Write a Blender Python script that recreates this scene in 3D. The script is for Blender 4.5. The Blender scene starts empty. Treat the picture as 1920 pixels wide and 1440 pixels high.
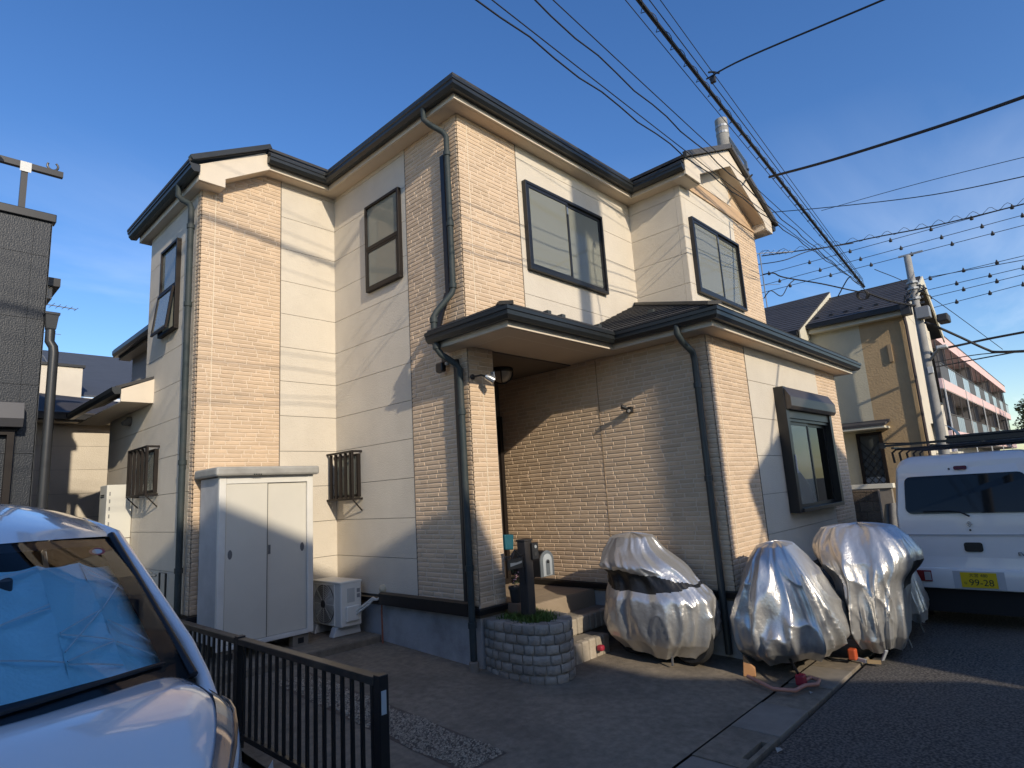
import bpy, math, random
from mathutils import Vector, Matrix, noise
sc = bpy.context.scene
col = sc.collection
# ------------------------------------------------------------ camera
CAM = Vector((-4.3204, -4.6734, 1.7297))
_a, _b, _c = math.radians(43.0922), math.radians(10.1978), math.radians(-3.5745)
_fw = Vector((math.cos(_a)*math.cos(_b), math.sin(_a)*math.cos(_b), math.sin(_b)))
_r = Vector((math.sin(_a), -math.cos(_a), 0)); _u = _r.cross(_fw)
CR = _r*math.cos(_c) + _u*math.sin(_c); CU = -_r*math.sin(_c) + _u*math.cos(_c)
cd = bpy.data.cameras.new('camera'); cam = bpy.data.objects.new('camera', cd); col.objects.link(cam)
M = Matrix.Identity(4)
for i in range(3):
    M[i][0] = CR[i]; M[i][1] = CU[i]; M[i][2] = -_fw[i]; M[i][3] = CAM[i]
cam.matrix_world = M
cd.sensor_fit = 'HORIZONTAL'; cd.sensor_width = 36.0; cd.lens = 1127.866/1920*36
cd.clip_start = .05; cd.clip_end = 600
sc.camera = cam
def ray(px, py):          # direction of a photo pixel
    return _fw + CR*((px-960)/1127.866) - CU*((py-720)/1127.866)
def on(ax, val, px, py):  # the point where that direction meets the plane ax = val
    d = ray(px, py); i = 'xyz'.index(ax); return CAM + d*((val-CAM[i])/d[i])
# ------------------------------------------------------------ world and sun
D = Vector((.27, 1, -.49)).normalized()
EL = math.asin(-D.z); AZ = math.atan2(-D.x, -D.y)
w = bpy.data.worlds.new('World'); sc.world = w; w.use_nodes = True
nt = w.node_tree; nt.nodes.clear()
def N(t, tree=None, **k):
    n = (tree or nt).nodes.new(t)
    for a, b in k.items(): setattr(n, a, b)
    return n
sky = N('ShaderNodeTexSky', sky_type='NISHITA', sun_disc=False, sun_elevation=EL, sun_rotation=AZ, altitude=0, air_density=1.0, dust_density=.6, ozone_density=2.2)
tc = N('ShaderNodeTexCoord'); sx = N('ShaderNodeSeparateXYZ'); nt.links.new(tc.outputs['Generated'], sx.inputs[0])
mz = N('ShaderNodeMath', operation='ADD'); mz.inputs[1].default_value = .12; nt.links.new(sx.outputs[2], mz.inputs[0])
mx = N('ShaderNodeMath', operation='MAXIMUM'); mx.inputs[1].default_value = .03; nt.links.new(mz.outputs[0], mx.inputs[0])
dv = N('ShaderNodeVectorMath', operation='DIVIDE'); nt.links.new(tc.outputs['Generated'], dv.inputs[0])
cm = N('ShaderNodeCombineXYZ')
for i in range(3): nt.links.new(mx.outputs[0], cm.inputs[i])
nt.links.new(cm.outputs[0], dv.inputs[1])
mp = N('ShaderNodeMapping'); mp.inputs['Scale'].default_value = (.55, 1.5, .3); mp.inputs['Rotation'].default_value = (0, 0, .5); mp.inputs['Location'].default_value = (5.5, 6.6, 5)
nt.links.new(dv.outputs[0], mp.inputs[0])
nz = N('ShaderNodeTexNoise'); nz.inputs['Scale'].default_value = .9; nz.inputs['Detail'].default_value = 7; nz.inputs['Roughness'].default_value = .55; nz.inputs['Distortion'].default_value = .5
nt.links.new(mp.outputs[0], nz.inputs[0])
cr = N('ShaderNodeMapRange'); cr.inputs[1].default_value = .49; cr.inputs[2].default_value = .80; cr.inputs[3].default_value = 0; cr.inputs[4].default_value = .55
nt.links.new(nz.outputs[0], cr.inputs[0])
fz = N('ShaderNodeMapRange'); fz.inputs[1].default_value = .50; fz.inputs[2].default_value = .12; fz.inputs[3].default_value = 0; fz.inputs[4].default_value = 1; nt.links.new(sx.outputs[2], fz.inputs[0])
mm = N('ShaderNodeMath', operation='MULTIPLY'); nt.links.new(cr.outputs[0], mm.inputs[0]); nt.links.new(fz.outputs[0], mm.inputs[1])
mixc = N('ShaderNodeMix', data_type='RGBA'); nt.links.new(mm.outputs[0], mixc.inputs['Factor']); nt.links.new(sky.outputs[0], mixc.inputs[6]); mixc.inputs[7].default_value = (6.4, 6.8, 7.4, 1)
bg = N('ShaderNodeBackground'); bg.inputs[1].default_value = .15; nt.links.new(mixc.outputs[2], bg.inputs[0])
hs = N('ShaderNodeHueSaturation'); hs.inputs['Saturation'].default_value = 1.27; hs.inputs['Hue'].default_value = .510; nt.links.new(sky.outputs[0], hs.inputs['Color']); nt.links.new(hs.outputs[0], mixc.inputs[6])
wo = N('ShaderNodeOutputWorld'); nt.links.new(bg.outputs[0], wo.inputs[0])
sd = bpy.data.lights.new('sun', 'SUN'); sd.energy = 3.05; sd.angle = math.radians(.75); sd.color = (1, .88, .71)
so = bpy.data.objects.new('sun', sd); col.objects.link(so); so.rotation_euler = D.to_track_quat('-Z', 'Y').to_euler(); so.location = (-6, -20, 14)
sc.view_settings.view_transform = 'Standard'; sc.view_settings.look = 'None'; sc.view_settings.exposure = .36; sc.view_settings.gamma = 1
sc.view_settings.use_curve_mapping = False
sc.render.engine = 'CYCLES'
sc.cycles.max_bounces = 6; sc.cycles.diffuse_bounces = 3; sc.cycles.glossy_bounces = 3; sc.cycles.transparent_max_bounces = 10; sc.cycles.transmission_bounces = 3
sc.cycles.caustics_reflective = False; sc.cycles.caustics_refractive = False; sc.cycles.sample_clamp_indirect = 6
try: sc.cycles.use_denoising = True
except Exception: pass
# ------------------------------------------------------------ materials
MATS = {}
def mat(name, c=(.5, .5, .5), r=.6, m=0, var=0, vs=3.0, bump=0, bs=40, rnd=0, spec=None, dirt=None, ds=1.5, coat=0, c2=None, sc3=None):
    """principled; var: noise in value, rnd: value by piece, dirt: (colour, amount) in noise patches, sc3: stretch of the noise"""
    if name in MATS: return MATS[name]
    m_ = bpy.data.materials.new(name); m_.use_nodes = True; t = m_.node_tree; b = t.nodes['Principled BSDF']
    b.inputs['Base Color'].default_value = (*c, 1); b.inputs['Roughness'].default_value = r; b.inputs['Metallic'].default_value = m
    if spec is not None: b.inputs['Specular IOR Level'].default_value = spec
    if coat: b.inputs['Coat Weight'].default_value = coat; b.inputs['Coat Roughness'].default_value = .04
    tco = N('ShaderNodeTexCoord', t); vec = tco.outputs['Object']
    if sc3:
        mp_ = N('ShaderNodeMapping', t); mp_.inputs['Scale'].default_value = sc3; t.links.new(vec, mp_.inputs[0]); vec = mp_.outputs[0]
    cur = None
    def setc(sock):
        nonlocal cur; cur = sock
    if c2:
        n0 = N('ShaderNodeTexNoise', t); n0.inputs['Scale'].default_value = vs; n0.inputs['Detail'].default_value = 5; t.links.new(vec, n0.inputs[0])
        mr = N('ShaderNodeMapRange', t); mr.inputs[1].default_value = .38; mr.inputs[2].default_value = .62; t.links.new(n0.outputs[0], mr.inputs[0])
        mi = N('ShaderNodeMix', t, data_type='RGBA'); t.links.new(mr.outputs[0], mi.inputs['Factor']); mi.inputs[6].default_value = (*c, 1); mi.inputs[7].default_value = (*c2, 1); setc(mi.outputs[2])
    if var or rnd:
        h = N('ShaderNodeHueSaturation', t)
        if cur: t.links.new(cur, h.inputs['Color'])
        else: h.inputs['Color'].default_value = (*c, 1)
        add = N('ShaderNodeMath', t, operation='ADD'); add.inputs[0].default_value = 1 - (var + rnd)/2
        n1 = N('ShaderNodeTexNoise', t); n1.inputs['Scale'].default_value = vs; n1.inputs['Detail'].default_value = 6; n1.inputs['Roughness'].default_value = .6; t.links.new(vec, n1.inputs[0])
        mr = N('ShaderNodeMapRange', t); mr.inputs[1].default_value = .3; mr.inputs[2].default_value = .7; mr.inputs[3].default_value = 0; mr.inputs[4].default_value = var; t.links.new(n1.outputs[0], mr.inputs[0])
        last = mr.outputs[0]
        if rnd:
            oi = N('ShaderNodeObjectInfo', t); ge = N('ShaderNodeNewGeometry', t)
            s = N('ShaderNodeMath', t, operation='ADD'); t.links.new(oi.outputs['Random'], s.inputs[0]); t.links.new(ge.outputs['Random Per Island'], s.inputs[1])
            fr = N('ShaderNodeMath', t, operation='FRACT'); t.links.new(s.outputs[0], fr.inputs[0])
            ml = N('ShaderNodeMath', t, operation='MULTIPLY'); ml.inputs[1].default_value = rnd; t.links.new(fr.outputs[0], ml.inputs[0])
            s2 = N('ShaderNodeMath', t, operation='ADD'); t.links.new(last, s2.inputs[0]); t.links.new(ml.outputs[0], s2.inputs[1]); last = s2.outputs[0]
        t.links.new(last, add.inputs[1]); t.links.new(add.outputs[0], h.inputs['Value']); setc(h.outputs[0])
    if dirt:
        dc, amt = dirt
        n2 = N('ShaderNodeTexNoise', t); n2.inputs['Scale'].default_value = ds; n2.inputs['Detail'].default_value = 8; n2.inputs['Roughness'].default_value = .65; t.links.new(vec, n2.inputs[0])
        mr = N('ShaderNodeMapRange', t); mr.inputs[1].default_value = .45; mr.inputs[2].default_value = .75; mr.inputs[4].default_value = amt; t.links.new(n2.outputs[0], mr.inputs[0])
        mi = N('ShaderNodeMix', t, data_type='RGBA'); t.links.new(mr.outputs[0], mi.inputs['Factor'])
        if cur: t.links.new(cur, mi.inputs[6])
        else: mi.inputs[6].default_value = (*c, 1)
        mi.inputs[7].default_value = (*dc, 1); setc(mi.outputs[2])
    if cur: t.links.new(cur, b.inputs['Base Color'])
    if bump:
        n3 = N('ShaderNodeTexNoise', t); n3.inputs['Scale'].default_value = bs; n3.inputs['Detail'].default_value = 4; t.links.new(vec, n3.inputs[0])
        bp = N('ShaderNodeBump', t); bp.inputs['Strength'].default_value = min(1, bump*1.0); bp.inputs['Distance'].default_value = .01*max(1, bump); t.links.new(n3.outputs[0], bp.inputs['Height']); t.links.new(bp.outputs[0], b.inputs['Normal'])
    MATS[name] = m_; return m_
def glass(name, tint=(.8, .85, .85), r=.02, opac=0.0, oc=(.4, .42, .4), ior=1.5):
    if name in MATS: return MATS[name]
    m_ = bpy.data.materials.new(name); m_.use_nodes = True; t = m_.node_tree; t.nodes.clear()
    tr = N('ShaderNodeBsdfTransparent', t); tr.inputs[0].default_value = (*tint, 1)
    gl = N('ShaderNodeBsdfGlossy', t); gl.inputs[1].default_value = r
    df = N('ShaderNodeBsdfDiffuse', t); df.inputs[0].default_value = (*oc, 1)
    m1 = N('ShaderNodeMixShader', t); m1.inputs[0].default_value = opac; t.links.new(tr.outputs[0], m1.inputs[1]); t.links.new(df.outputs[0], m1.inputs[2])
    lw = N('ShaderNodeFresnel', t); lw.inputs[0].default_value = ior
    m2 = N('ShaderNodeMixShader', t); t.links.new(lw.outputs[0], m2.inputs[0]); t.links.new(m1.outputs[0], m2.inputs[1]); t.links.new(gl.outputs[0], m2.inputs[2])
    o = N('ShaderNodeOutputMaterial', t); t.links.new(m2.outputs[0], o.inputs[0]); MATS[name] = m_; return m_
BR_F = mat('brick_face', (.60, .445, .295), .75, var=.14, vs=7, rnd=.20, bump=.35, bs=90, dirt=((.40, .28, .19), .25), ds=1.1)
BR_J = mat('brick_joint', (.67, .545, .41), .85, var=.1, vs=5, bump=.3, bs=120)
SID = mat('siding', (.625, .56, .455), .7, var=.08, vs=2.2, rnd=.03, bump=.55, bs=75, dirt=((.42, .36, .28), .22), ds=1.6)
TRIM = mat('trim_cream', (.66, .575, .455), .6, var=.08, vs=4, bump=.1, bs=60)
SOFF = mat('soffit', (.60, .50, .38), .75, var=.05, vs=5, bump=.1, bs=80)
GUT = mat('gutter_dark', (.020, .023, .024), .38, var=.2, vs=8)
PIPE = mat('pipe_teal', (.035, .047, .048), .6, spec=.25, var=.25, vs=6, dirt=((.10, .09, .08), .4), ds=4)
BLK = mat('black_metal', (.012, .012, .013), .4, var=.2, vs=10)
BRN = mat('brown_frame', (.016, .012, .010), .5, spec=.25, var=.15, vs=10)
JOINT = mat('joint_dark', (.16, .13, .10), .9)
FOUND = mat('foundation', (.40, .40, .395), .85, var=.25, vs=3, bump=.3, bs=50, dirt=((.13, .13, .115), .7), ds=2.2)
ROOFM = mat('slate_roof', (.030, .029, .030), .7, var=.4, vs=9, rnd=.25, bump=.35, bs=70, dirt=((.07, .065, .055), .5), ds=5)
CONC = mat('concrete', (.22, .182, .132), .9, var=.5, vs=14, bump=.5, bs=90, dirt=((.075, .062, .047), .85), ds=.8)
CONC2 = mat('concrete_pale', (.235, .205, .165), .9, var=.3, vs=4, bump=.4, bs=90, dirt=((.12, .11, .09), .6), ds=2.5)
ASPH = mat('asphalt', (.045, .040, .035), .92, c2=(.14, .124, .106), var=.6, vs=52, bump=1.0, bs=160, dirt=((.12, .115, .108), .6), ds=.9)
SILV = mat('cover_silver', (.60, .595, .575), .36, m=.72, var=.1, vs=3, bump=.4, bs=30, dirt=((.46, .42, .37), .4), ds=2.2)
BLKC = mat('cover_black', (.012, .012, .012), .45, bump=.6, bs=18)
WHT = mat('white_paint', (.72, .73, .73), .3, coat=.6, var=.04, vs=3)
CURT = mat('curtain', (.45, .46, .40), .9, var=.55, vs=2.0, sc3=(9, 9, .25))  # light and shade of the folds painted as vertically stretched value noise
CURT2 = mat('curtain_grey', (.22, .25, .24), .9, var=.35, vs=3)
GLS = glass('window_glass', (.90, .92, .88), .02, .5, (.42, .43, .36))
GLD = glass('dark_glass', (.10, .12, .12), .012, .0)
STONE = mat('planter_stone', (.30, .265, .22), .85, var=.3, vs=9, rnd=.45, bump=.8, bs=45, dirt=((.16, .145, .125), .5), ds=6)
MORT = mat('mortar', (.34, .31, .27), .9, var=.2, vs=8, bump=.4, bs=60)
RUB = mat('rubber', (.015, .015, .016), .8)
STEEL = mat('steel', (.45, .46, .46), .35, m=.9, var=.1)
# ------------------------------------------------------------ mesh helpers
class MB:
    def __init__(s): s.v = []; s.f = []; s.m = []
    def add(s, vs, fs, mi=0):
        o = len(s.v); s.v += [tuple(p) for p in vs]; s.f += [tuple(i+o for i in f) for f in fs]; s.m += [mi]*len(fs); return s
    def box(s, x0, y0, z0, x1, y1, z1, mi=0):
        x0, x1 = min(x0, x1), max(x0, x1); y0, y1 = min(y0, y1), max(y0, y1); z0, z1 = min(z0, z1), max(z0, z1)
        return s.add([(x0,y0,z0),(x1,y0,z0),(x1,y1,z0),(x0,y1,z0),(x0,y0,z1),(x1,y0,z1),(x1,y1,z1),(x0,y1,z1)], [(0,3,2,1),(4,5,6,7),(0,1,5,4),(1,2,6,5),(2,3,7,6),(3,0,4,7)], mi)
    def bar(s, a, b, wd, h, up=(0, 0, 1), mi=0):      # a rectangular bar from a to b
        a, b = Vector(a), Vector(b); d = (b-a).normalized(); u = Vector(up); sd_ = d.cross(u)
        if sd_.length < 1e-5: sd_ = d.cross(Vector((1, 0, 0)))
        sd_.normalize(); u = sd_.cross(d); vs = []
        for p in (a, b):
            for q in ((-1,-1),(1,-1),(1,1),(-1,1)): vs.append(p + sd_*wd/2*q[0] + u*h/2*q[1])
        return s.add(vs, [(0,1,2,3),(7,6,5,4),(0,4,5,1),(1,5,6,2),(2,6,7,3),(3,7,4,0)], mi)
    def tube(s, pts, r, n=8, mi=0, cap=True, closed=False):
        pts = [Vector(p) for p in pts]; k = len(pts); rs = r if isinstance(r, (list, tuple)) else [r]*k
        o = len(s.v); prev = None
        for i, p in enumerate(pts):
            d = (pts[(i+1) % k] - pts[i-1]) if closed else (pts[min(i+1, k-1)] - pts[max(i-1, 0)])
            d.normalize()
            if prev is None: a = d.orthogonal().normalized()
            else:
                a = prev - d*prev.dot(d)
                a = a.normalized() if a.length > 1e-6 else d.orthogonal().normalized()
            prev = a; b = d.cross(a)
            for j in range(n):
                t = 2*math.pi*j/n; s.v.append(tuple(p + (a*math.cos(t) + b*math.sin(t))*rs[i]))
        for i in range(k if closed else k-1):
            for j in range(n):
                i2 = (i+1) % k
                s.f.append((o+i*n+j, o+i*n+(j+1) % n, o+i2*n+(j+1) % n, o+i2*n+j)); s.m.append(mi)
        if cap and not closed:
            s.f.append(tuple(o+j for j in reversed(range(n)))); s.f.append(tuple(o+(k-1)*n+j for j in range(n))); s.m += [mi, mi]
        return s
    def lathe(s, prof, c, n=16, ax=(0, 0, 1), mi=0):   # prof: (radius, height) pairs round the axis through c
        ax = Vector(ax).normalized(); a = ax.orthogonal().normalized(); b = ax.cross(a); c = Vector(c); o = len(s.v); k = len(prof)
        for r, h in prof:
            for j in range(n):
                t = 2*math.pi*j/n; s.v.append(tuple(c + ax*h + (a*math.cos(t) + b*math.sin(t))*r))
        for i in range(k-1):
            for j in range(n): s.f.append((o+i*n+j, o+i*n+(j+1) % n, o+(i+1)*n+(j+1) % n, o+(i+1)*n+j)); s.m.append(mi)
        s.f.append(tuple(o+j for j in reversed(range(n)))); s.f.append(tuple(o+(k-1)*n+j for j in range(n))); s.m += [mi, mi]
        return s
    def prism(s, poly, ext, mi=0):                     # polygon (3D points) extruded by a vector
        n = len(poly); e = Vector(ext); vs = [Vector(p) for p in poly]; vs += [p+e for p in vs]
        return s.add(vs, [tuple(range(n))[::-1], tuple(range(n, 2*n))] + [(i, (i+1) % n, n+(i+1) % n, n+i) for i in range(n)], mi)
    def grid(s, fn, nu, nv, cu=False, mi=0):
        o = len(s.v)
        for j in range(nv+1):
            for i in range(nu if cu else nu+1): s.v.append(tuple(fn(i/nu, j/nv)))
        W = nu if cu else nu+1
        for j in range(nv):
            for i in range(nu): s.f.append((o+j*W+i, o+j*W+(i+1) % W, o+(j+1)*W+(i+1) % W, o+(j+1)*W+i)); s.m.append(mi)
        return s
    def fb(s, face, c, u0, u1, z0, z1, d0, d1, mi=0):  # box on a wall: A faces -X (u is y), B faces -Y (u is x), d is measured outward
        if face == 'A': return s.box(c-d1, u0, z0, c-d0, u1, z1, mi)
        return s.box(u0, c-d1, z0, u1, c-d0, z1, mi)
    def sweep(s, path, prof, mi=0):                    # profile (outward, z) along a plan path, outward is to the right of travel, mitred
        P = [Vector((p[0], p[1])) for p in path]; k = len(P); o = len(s.v); n = len(prof)
        nr = []
        for i in range(k-1):
            d = (P[i+1]-P[i]).normalized(); nr.append(Vector((d.y, -d.x)))
        for i in range(k):
            if i == 0: mv = nr[0]
            elif i == k-1: mv = nr[-1]
            else:
                mv = nr[i-1]+nr[i]; mv = mv/(mv.dot(nr[i]))
            for a, z in prof: s.v.append((P[i].x+mv.x*a, P[i].y+mv.y*a, z))
        for i in range(k-1):
            for j in range(n): s.f.append((o+i*n+j, o+i*n+(j+1) % n, o+(i+1)*n+(j+1) % n, o+(i+1)*n+j)); s.m.append(mi)
        s.f.append(tuple(o+j for j in range(n))); s.f.append(tuple(o+(k-1)*n+j for j in reversed(range(n)))); s.m += [mi, mi]
        return s
    def mesh(s, name, mats, smooth=False):
        me = bpy.data.meshes.new(name); me.from_pydata(s.v, [], s.f)
        for m_ in (mats if isinstance(mats, (list, tuple)) else [mats]): me.materials.append(m_)
        if isinstance(mats, (list, tuple)): me.polygons.foreach_set('material_index', s.m)
        if smooth: me.shade_smooth()
        me.update(); return me
    def build(s, name, mats, parent=None, smooth=False, bevel=0, auto=False):
        o = bpy.data.objects.new(name, s.mesh(name, mats, smooth)); col.objects.link(o)
        if parent: adopt(o, parent)
        if bevel:
            b = o.modifiers.new('bevel', 'BEVEL'); b.width = bevel; b.segments = 2; b.limit_method = 'ANGLE'; b.angle_limit = .6
        if auto:
            o.data.shade_smooth()
            o.data.set_sharp_from_angle(angle=math.radians(auto))
        return o
WORLD = {}
def adopt(o, parent):
    o.parent = parent; o.matrix_parent_inverse = WORLD.get(parent.name, Matrix.Identity(4)).inverted()
def tag(o, label=None, cat=None, group=None, kind=None):
    if label: o['label'] = label
    if cat: o['category'] = cat
    if group: o['group'] = group
    if kind: o['kind'] = kind
    return o
def thing(name, loc, label, cat, group=None):
    o = bpy.data.objects.new(name, None); col.objects.link(o); o.location = loc; o.empty_display_size = .2
    WORLD[o.name] = Matrix.Translation(Vector(loc)); return tag(o, label, cat, group)
def copy_tree(o, parent=None, keep=None):
    c = o.copy(); col.objects.link(c)
    if parent: c.parent = parent
    for ch in list(o.children): copy_tree(ch, c)
    return c
def struct(name, mb, m_, **k):
    return tag(mb.build(name, m_, **k), kind='structure')
def arc(p, q, sag, n=14):
    p, q = Vector(p), Vector(q); return [p.lerp(q, i/n) - Vector((0, 0, sag*4*(i/n)*(1-i/n))) for i in range(n+1)]
R = random.Random(7)
# ------------------------------------------------------------ ground
def G(y): return .016 + .043*max(-2.42, min(y, 3))
def gz(x, y): return G(y) if y > -2.42 else -.1
struct('ground', MB().grid(lambda u, v: (-250+500*u, -250+500*v, -.20), 4, 4), mat('earth', (.09, .085, .07), .95, var=.3, vs=.5))
struct('road', MB().grid(lambda u, v: (-30+110*u, -8.2+5.40*v, -.10), 22, 4), ASPH)
struct('driveway', MB().grid(lambda u, v: (-2.32+8.9*u, -2.385+5.2*v, G(-2.385+5.2*v)), 20, 14), CONC)
struct('parking_pad', MB().grid(lambda u, v: (-12+9.675*u, -2.75+12*v, -.075+.03*min(1, v*4)), 12, 12), mat('pad_concrete', (.19, .175, .15), .9, var=.3, vs=1.5, bump=.3, bs=60, dirt=((.09, .085, .075), .6), ds=1.3))
struct('side_lot', MB().grid(lambda u, v: (6.58+7.5*u, -2.74+9*v, -.06+.02*v), 8, 8), CONC2)
dr = thing('drain_channel', (0, -2.58, -.1), None, None); tag(dr, kind='structure')
for k in range(-5, 12):
    x0 = .88 - .605*6 + .605*k
    z0 = G(-2.42) - .004; mi = MB()
    if abs(x0 + .33) < .05:       # the slab with the lifting slot
        mi.box(x0+.004, -2.68, z0-.05, x0+.601, -2.392, z0); mi.box(x0+.004, -2.757, z0-.05, x0+.601, -2.722, z0-.003)
        mi.box(x0+.004, -2.722, z0-.05, x0+.14, -2.68, z0-.001); mi.box(x0+.46, -2.722, z0-.05, x0+.601, -2.68, z0-.001)
        s = mi.build('drain_slab', CONC, dr)
    else:
        mi.box(x0+.004, -2.757, z0-.05, x0+.601, -2.392, z0 + (.004 if k % 3 else -.003)); s = mi.build('drain_slab', CONC2 if k % 2 else CONC, dr, bevel=.006)
MB().box(-6, -2.78, -.16, 9, -2.37, -.155).build('channel_bed', mat('drain_dark', (.02, .02, .02), .9), dr)
struct('slab_step', MB().prism([(-2.2, 1.70, .02), (.0, 1.73, .02), (.0, 2.72, .02), (-2.2, 2.72, .02)], (0, 0, .155)), CONC, bevel=.02)
# gravel set in the drive
gs = MB(); rg = random.Random(3)
for i in range(5200):
    v = rg.random(); y = 1.32 - 2.72*v; x = -1.50 + .36*rg.random() + .02*math.sin(y*9); s = .006 + .008*rg.random(); z = G(y) + .004
    a = rg.random()*3; ca, sa = math.cos(a)*s, math.sin(a)*s
    gs.add([(x+ca, y+sa, z), (x-sa*.8, y+ca*.8, z), (x-ca, y-sa, z), (x+sa*.7, y-ca*.7, z), (x+s*.2, y, z+s*.75)], [(0,1,4),(1,2,4),(2,3,4),(3,0,4)])
tag(gs.build('gravel', mat('gravel_mat', (.34, .27, .19), .85, rnd=.9, var=.2, vs=30)), 'strip of small brown gravel set in the concrete drive', 'gravel', kind='stuff')
struct('gravel_bed', MB().add([(-1.52, -1.42, G(-1.42)+.002), (-1.12, -1.42, G(-1.42)+.002), (-1.12, 1.34, G(1.34)+.002), (-1.52, 1.34, G(1.34)+.002)], [(0, 1, 2, 3)]), mat('gravel_bed_mat', (.13, .10, .075), .95, var=.4, vs=30, bump=1, bs=120))
# small leaf litter and pebbles seen on the road edge
for (px, py, sx_) in ((1522, 1300, .03), (1462, 1408, .045)):
    p = on('z', -.092, px, py); tag(MB().add([(p.x-sx_, p.y, p.z+.004), (p.x, p.y-sx_*.5, p.z+.012), (p.x+sx_, p.y+.01, p.z+.004), (p.x, p.y+sx_*.6, p.z+.016)], [(0, 1, 2, 3)]).build('dry_leaf', mat('leaf_pale', (.35, .33, .28), .8)), 'pale dry leaf lying beside the drain slabs' if py > 1350 else 'pale scrap lying by the pink wheel lock', 'leaf')

# ------------------------------------------------------------ the house
ZB, ZT = .60, 6.1234; YA, W_, X1, DB, X2, XG, DG, X3 = 2.7166, 1.8177, 3.6476, .8993, 6.46, 1.8347, 1.852, 6.455
H = thing('house', (2.3, 2.2, .0), 'two storey cream house with tan brick strips and covered porch', 'house')
core = MB()
core.box(.014, .014, 3.30, X2-.02, 9, ZT+.1); core.box(.014, YA+.014, ZB-.1, 1.4, 9, 3.40)          # main block
core.box(-W_+.014, YA+.014, ZB-.1, .2, 4.64, ZT-.45); core.box(-W_+.014, 4.6, ZB-.1, .2, 6.38, 3.45)   # wing
core.box(-.9, 4.6, 3.4, .2, 9, 5.0)
core.box(.014, .014, ZB-.1, .366, YA+.2, 3.40)                                                         # wall west of the porch
core.box(XG+.014, -DG+.014, ZB-.1, X3-.014, 9, 3.34)                                                   # ground floor room
core.box(X1+.014, -DB+.014, 3.3, X2-.014, .3, ZT+.1)                                                   # upper bay
core.box(.3, 1.36, ZB-.1, XG+.1, 1.6, 3.4)                                                             # entrance wall
core.build('wall_core', JOINT, H)
def panels(face, c, u0, u1, z0, z1, zoff, vsplit=()):
    us = [u0] + list(vsplit) + [u1]
    k = math.ceil((z0 - zoff)/.455 - 1e-6); zs = [z0]
    while zoff + k*.455 < z1 - .03:
        if zoff + k*.455 > z0 + .03: zs.append(zoff + k*.455)
        k += 1
    zs.append(z1)
    for a, b in zip(us[:-1], us[1:]):
        for p, q in zip(zs[:-1], zs[1:]):
            MB().fb(face, c, a+.0015, b-.0015, p+.003, q-.003, -.013, .004).build('siding_panel', SID, H)
BRK = []
def bricks(face, c, u0, u1, z0, z1, keep=None):
    if keep: MB().prism([(u0, c, z0), (u1, c, z0), (u1, c, z1), (-1.05, c, z1), (-1.70, c, 5.74), (u0, c, 5.72)], (0, .013, 0)).build('brick_backing', BR_J, H)
    else: MB().fb(face, c, u0, u1, z0, z1, -.013, .0).build('brick_backing', BR_J, H)
    h = .455/9; n = int(round((z1-z0)/h)); h = (z1-z0)/n
    rr = random.Random(int(abs(c*100+u0*37+z0*11)))
    for r in range(n):
        u = u0; first = True
        while u < u1 - .01:
            L = rr.choice((.135, .17, .20, .235, .26))*(rr.uniform(.45, 1) if first else 1); first = False
            e = min(u+L, u1)
            if u1 - e < .06: e = u1
            if keep is None or keep((u+e)/2, z0+r*h): BRK.append((face, c, u+.005, e-.005, z0+r*h+.0048, z0+(r+1)*h-.0048))
            u = e
bricks('A', 0, 0.0, 1.0, ZB+.02, ZT); panels('A', 0, 1.0, YA, ZB+.02, ZT, ZB+.004)
bricks('B', YA, -W_, -.802, ZB+.02, 6.13, lambda u, z: z < 5.74 + .62*(u+1.68)); panels('B', YA, -.802, .0, ZB+.02, ZT, ZB+.004)
bricks('A', -W_, YA, 2.83, ZB+.02, 5.68); panels('A', -W_, 2.83, 4.64, ZB+.02, 5.70, ZB+.004); panels('A', -W_, 4.64, 6.38, ZB+.02, 3.40, ZB+.004, (5.15,))
panels('A', -.9, 4.64, 9, 3.5, 5.0, ZB+.004)
bricks('B', 0, 0.0, .997, 3.42, ZT); panels('B', 0, .997, X1, 3.42, ZT, ZB+3.9794)
panels('A', X1, -DB, 0, 3.75, ZT, ZB+3.9794, (-.815,)); panels('B', -DB, X1, 5.53, 3.55, 6.14, ZB+3.9794, (3.76,)); bricks('B', -DB, 5.53, X2, 3.55, 6.14)
bricks('B', 0, 0.0, .38, ZB, 3.32); bricks('A', XG, -DG, 1.36, ZB, 3.32)
MB().box(.366, .02, ZB, .382, 1.38, 3.32).build('porch_side_wall', BR_J, H)
bricks('B', -DG, XG, 2.83, ZB, 3.32); panels('B', -DG, 2.83, 5.476, ZB+.012, 3.32, ZB+.0135); bricks('B', -DG, 5.476, X3, ZB, 3.32)
# gable wall above the bay window: tan band, cream triangle, tan triangle
gb = MB(); gb.fb('B', -DB, 3.66, 6.45, 6.145, 6.36, -.02, .012); gb.build('gable_band', mat('tan_band', (.52, .36, .22), .75, var=.1, vs=5, bump=.3, bs=60), H)
MB().fb('B', -DB, 3.66, 6.45, 6.135, 6.17, -.02, .024).build('band_moulding', mat('tan_band'), H); MB().fb('B', -DB, 3.9, 5.5, 6.352, 6.385, -.02, .02).build('band_moulding', TRIM, H)
MB().prism([(3.75, -DB-.004, 6.36), (5.5, -DB-.004, 6.36), (5.5, -DB-.004, 7.0), (5.14, -DB-.004, 7.05)], (0, .03, 0)).build('gable_panel', SID, H)
MB().prism([(5.503, -DB-.004, 6.36), (6.6, -DB-.004, 6.36), (5.503, -DB-.004, 6.95)], (0, .03, 0)).build('gable_panel', mat('tan_gable', (.60, .445, .29), .75, var=.08, vs=5, bump=.4, bs=40), H)
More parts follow.
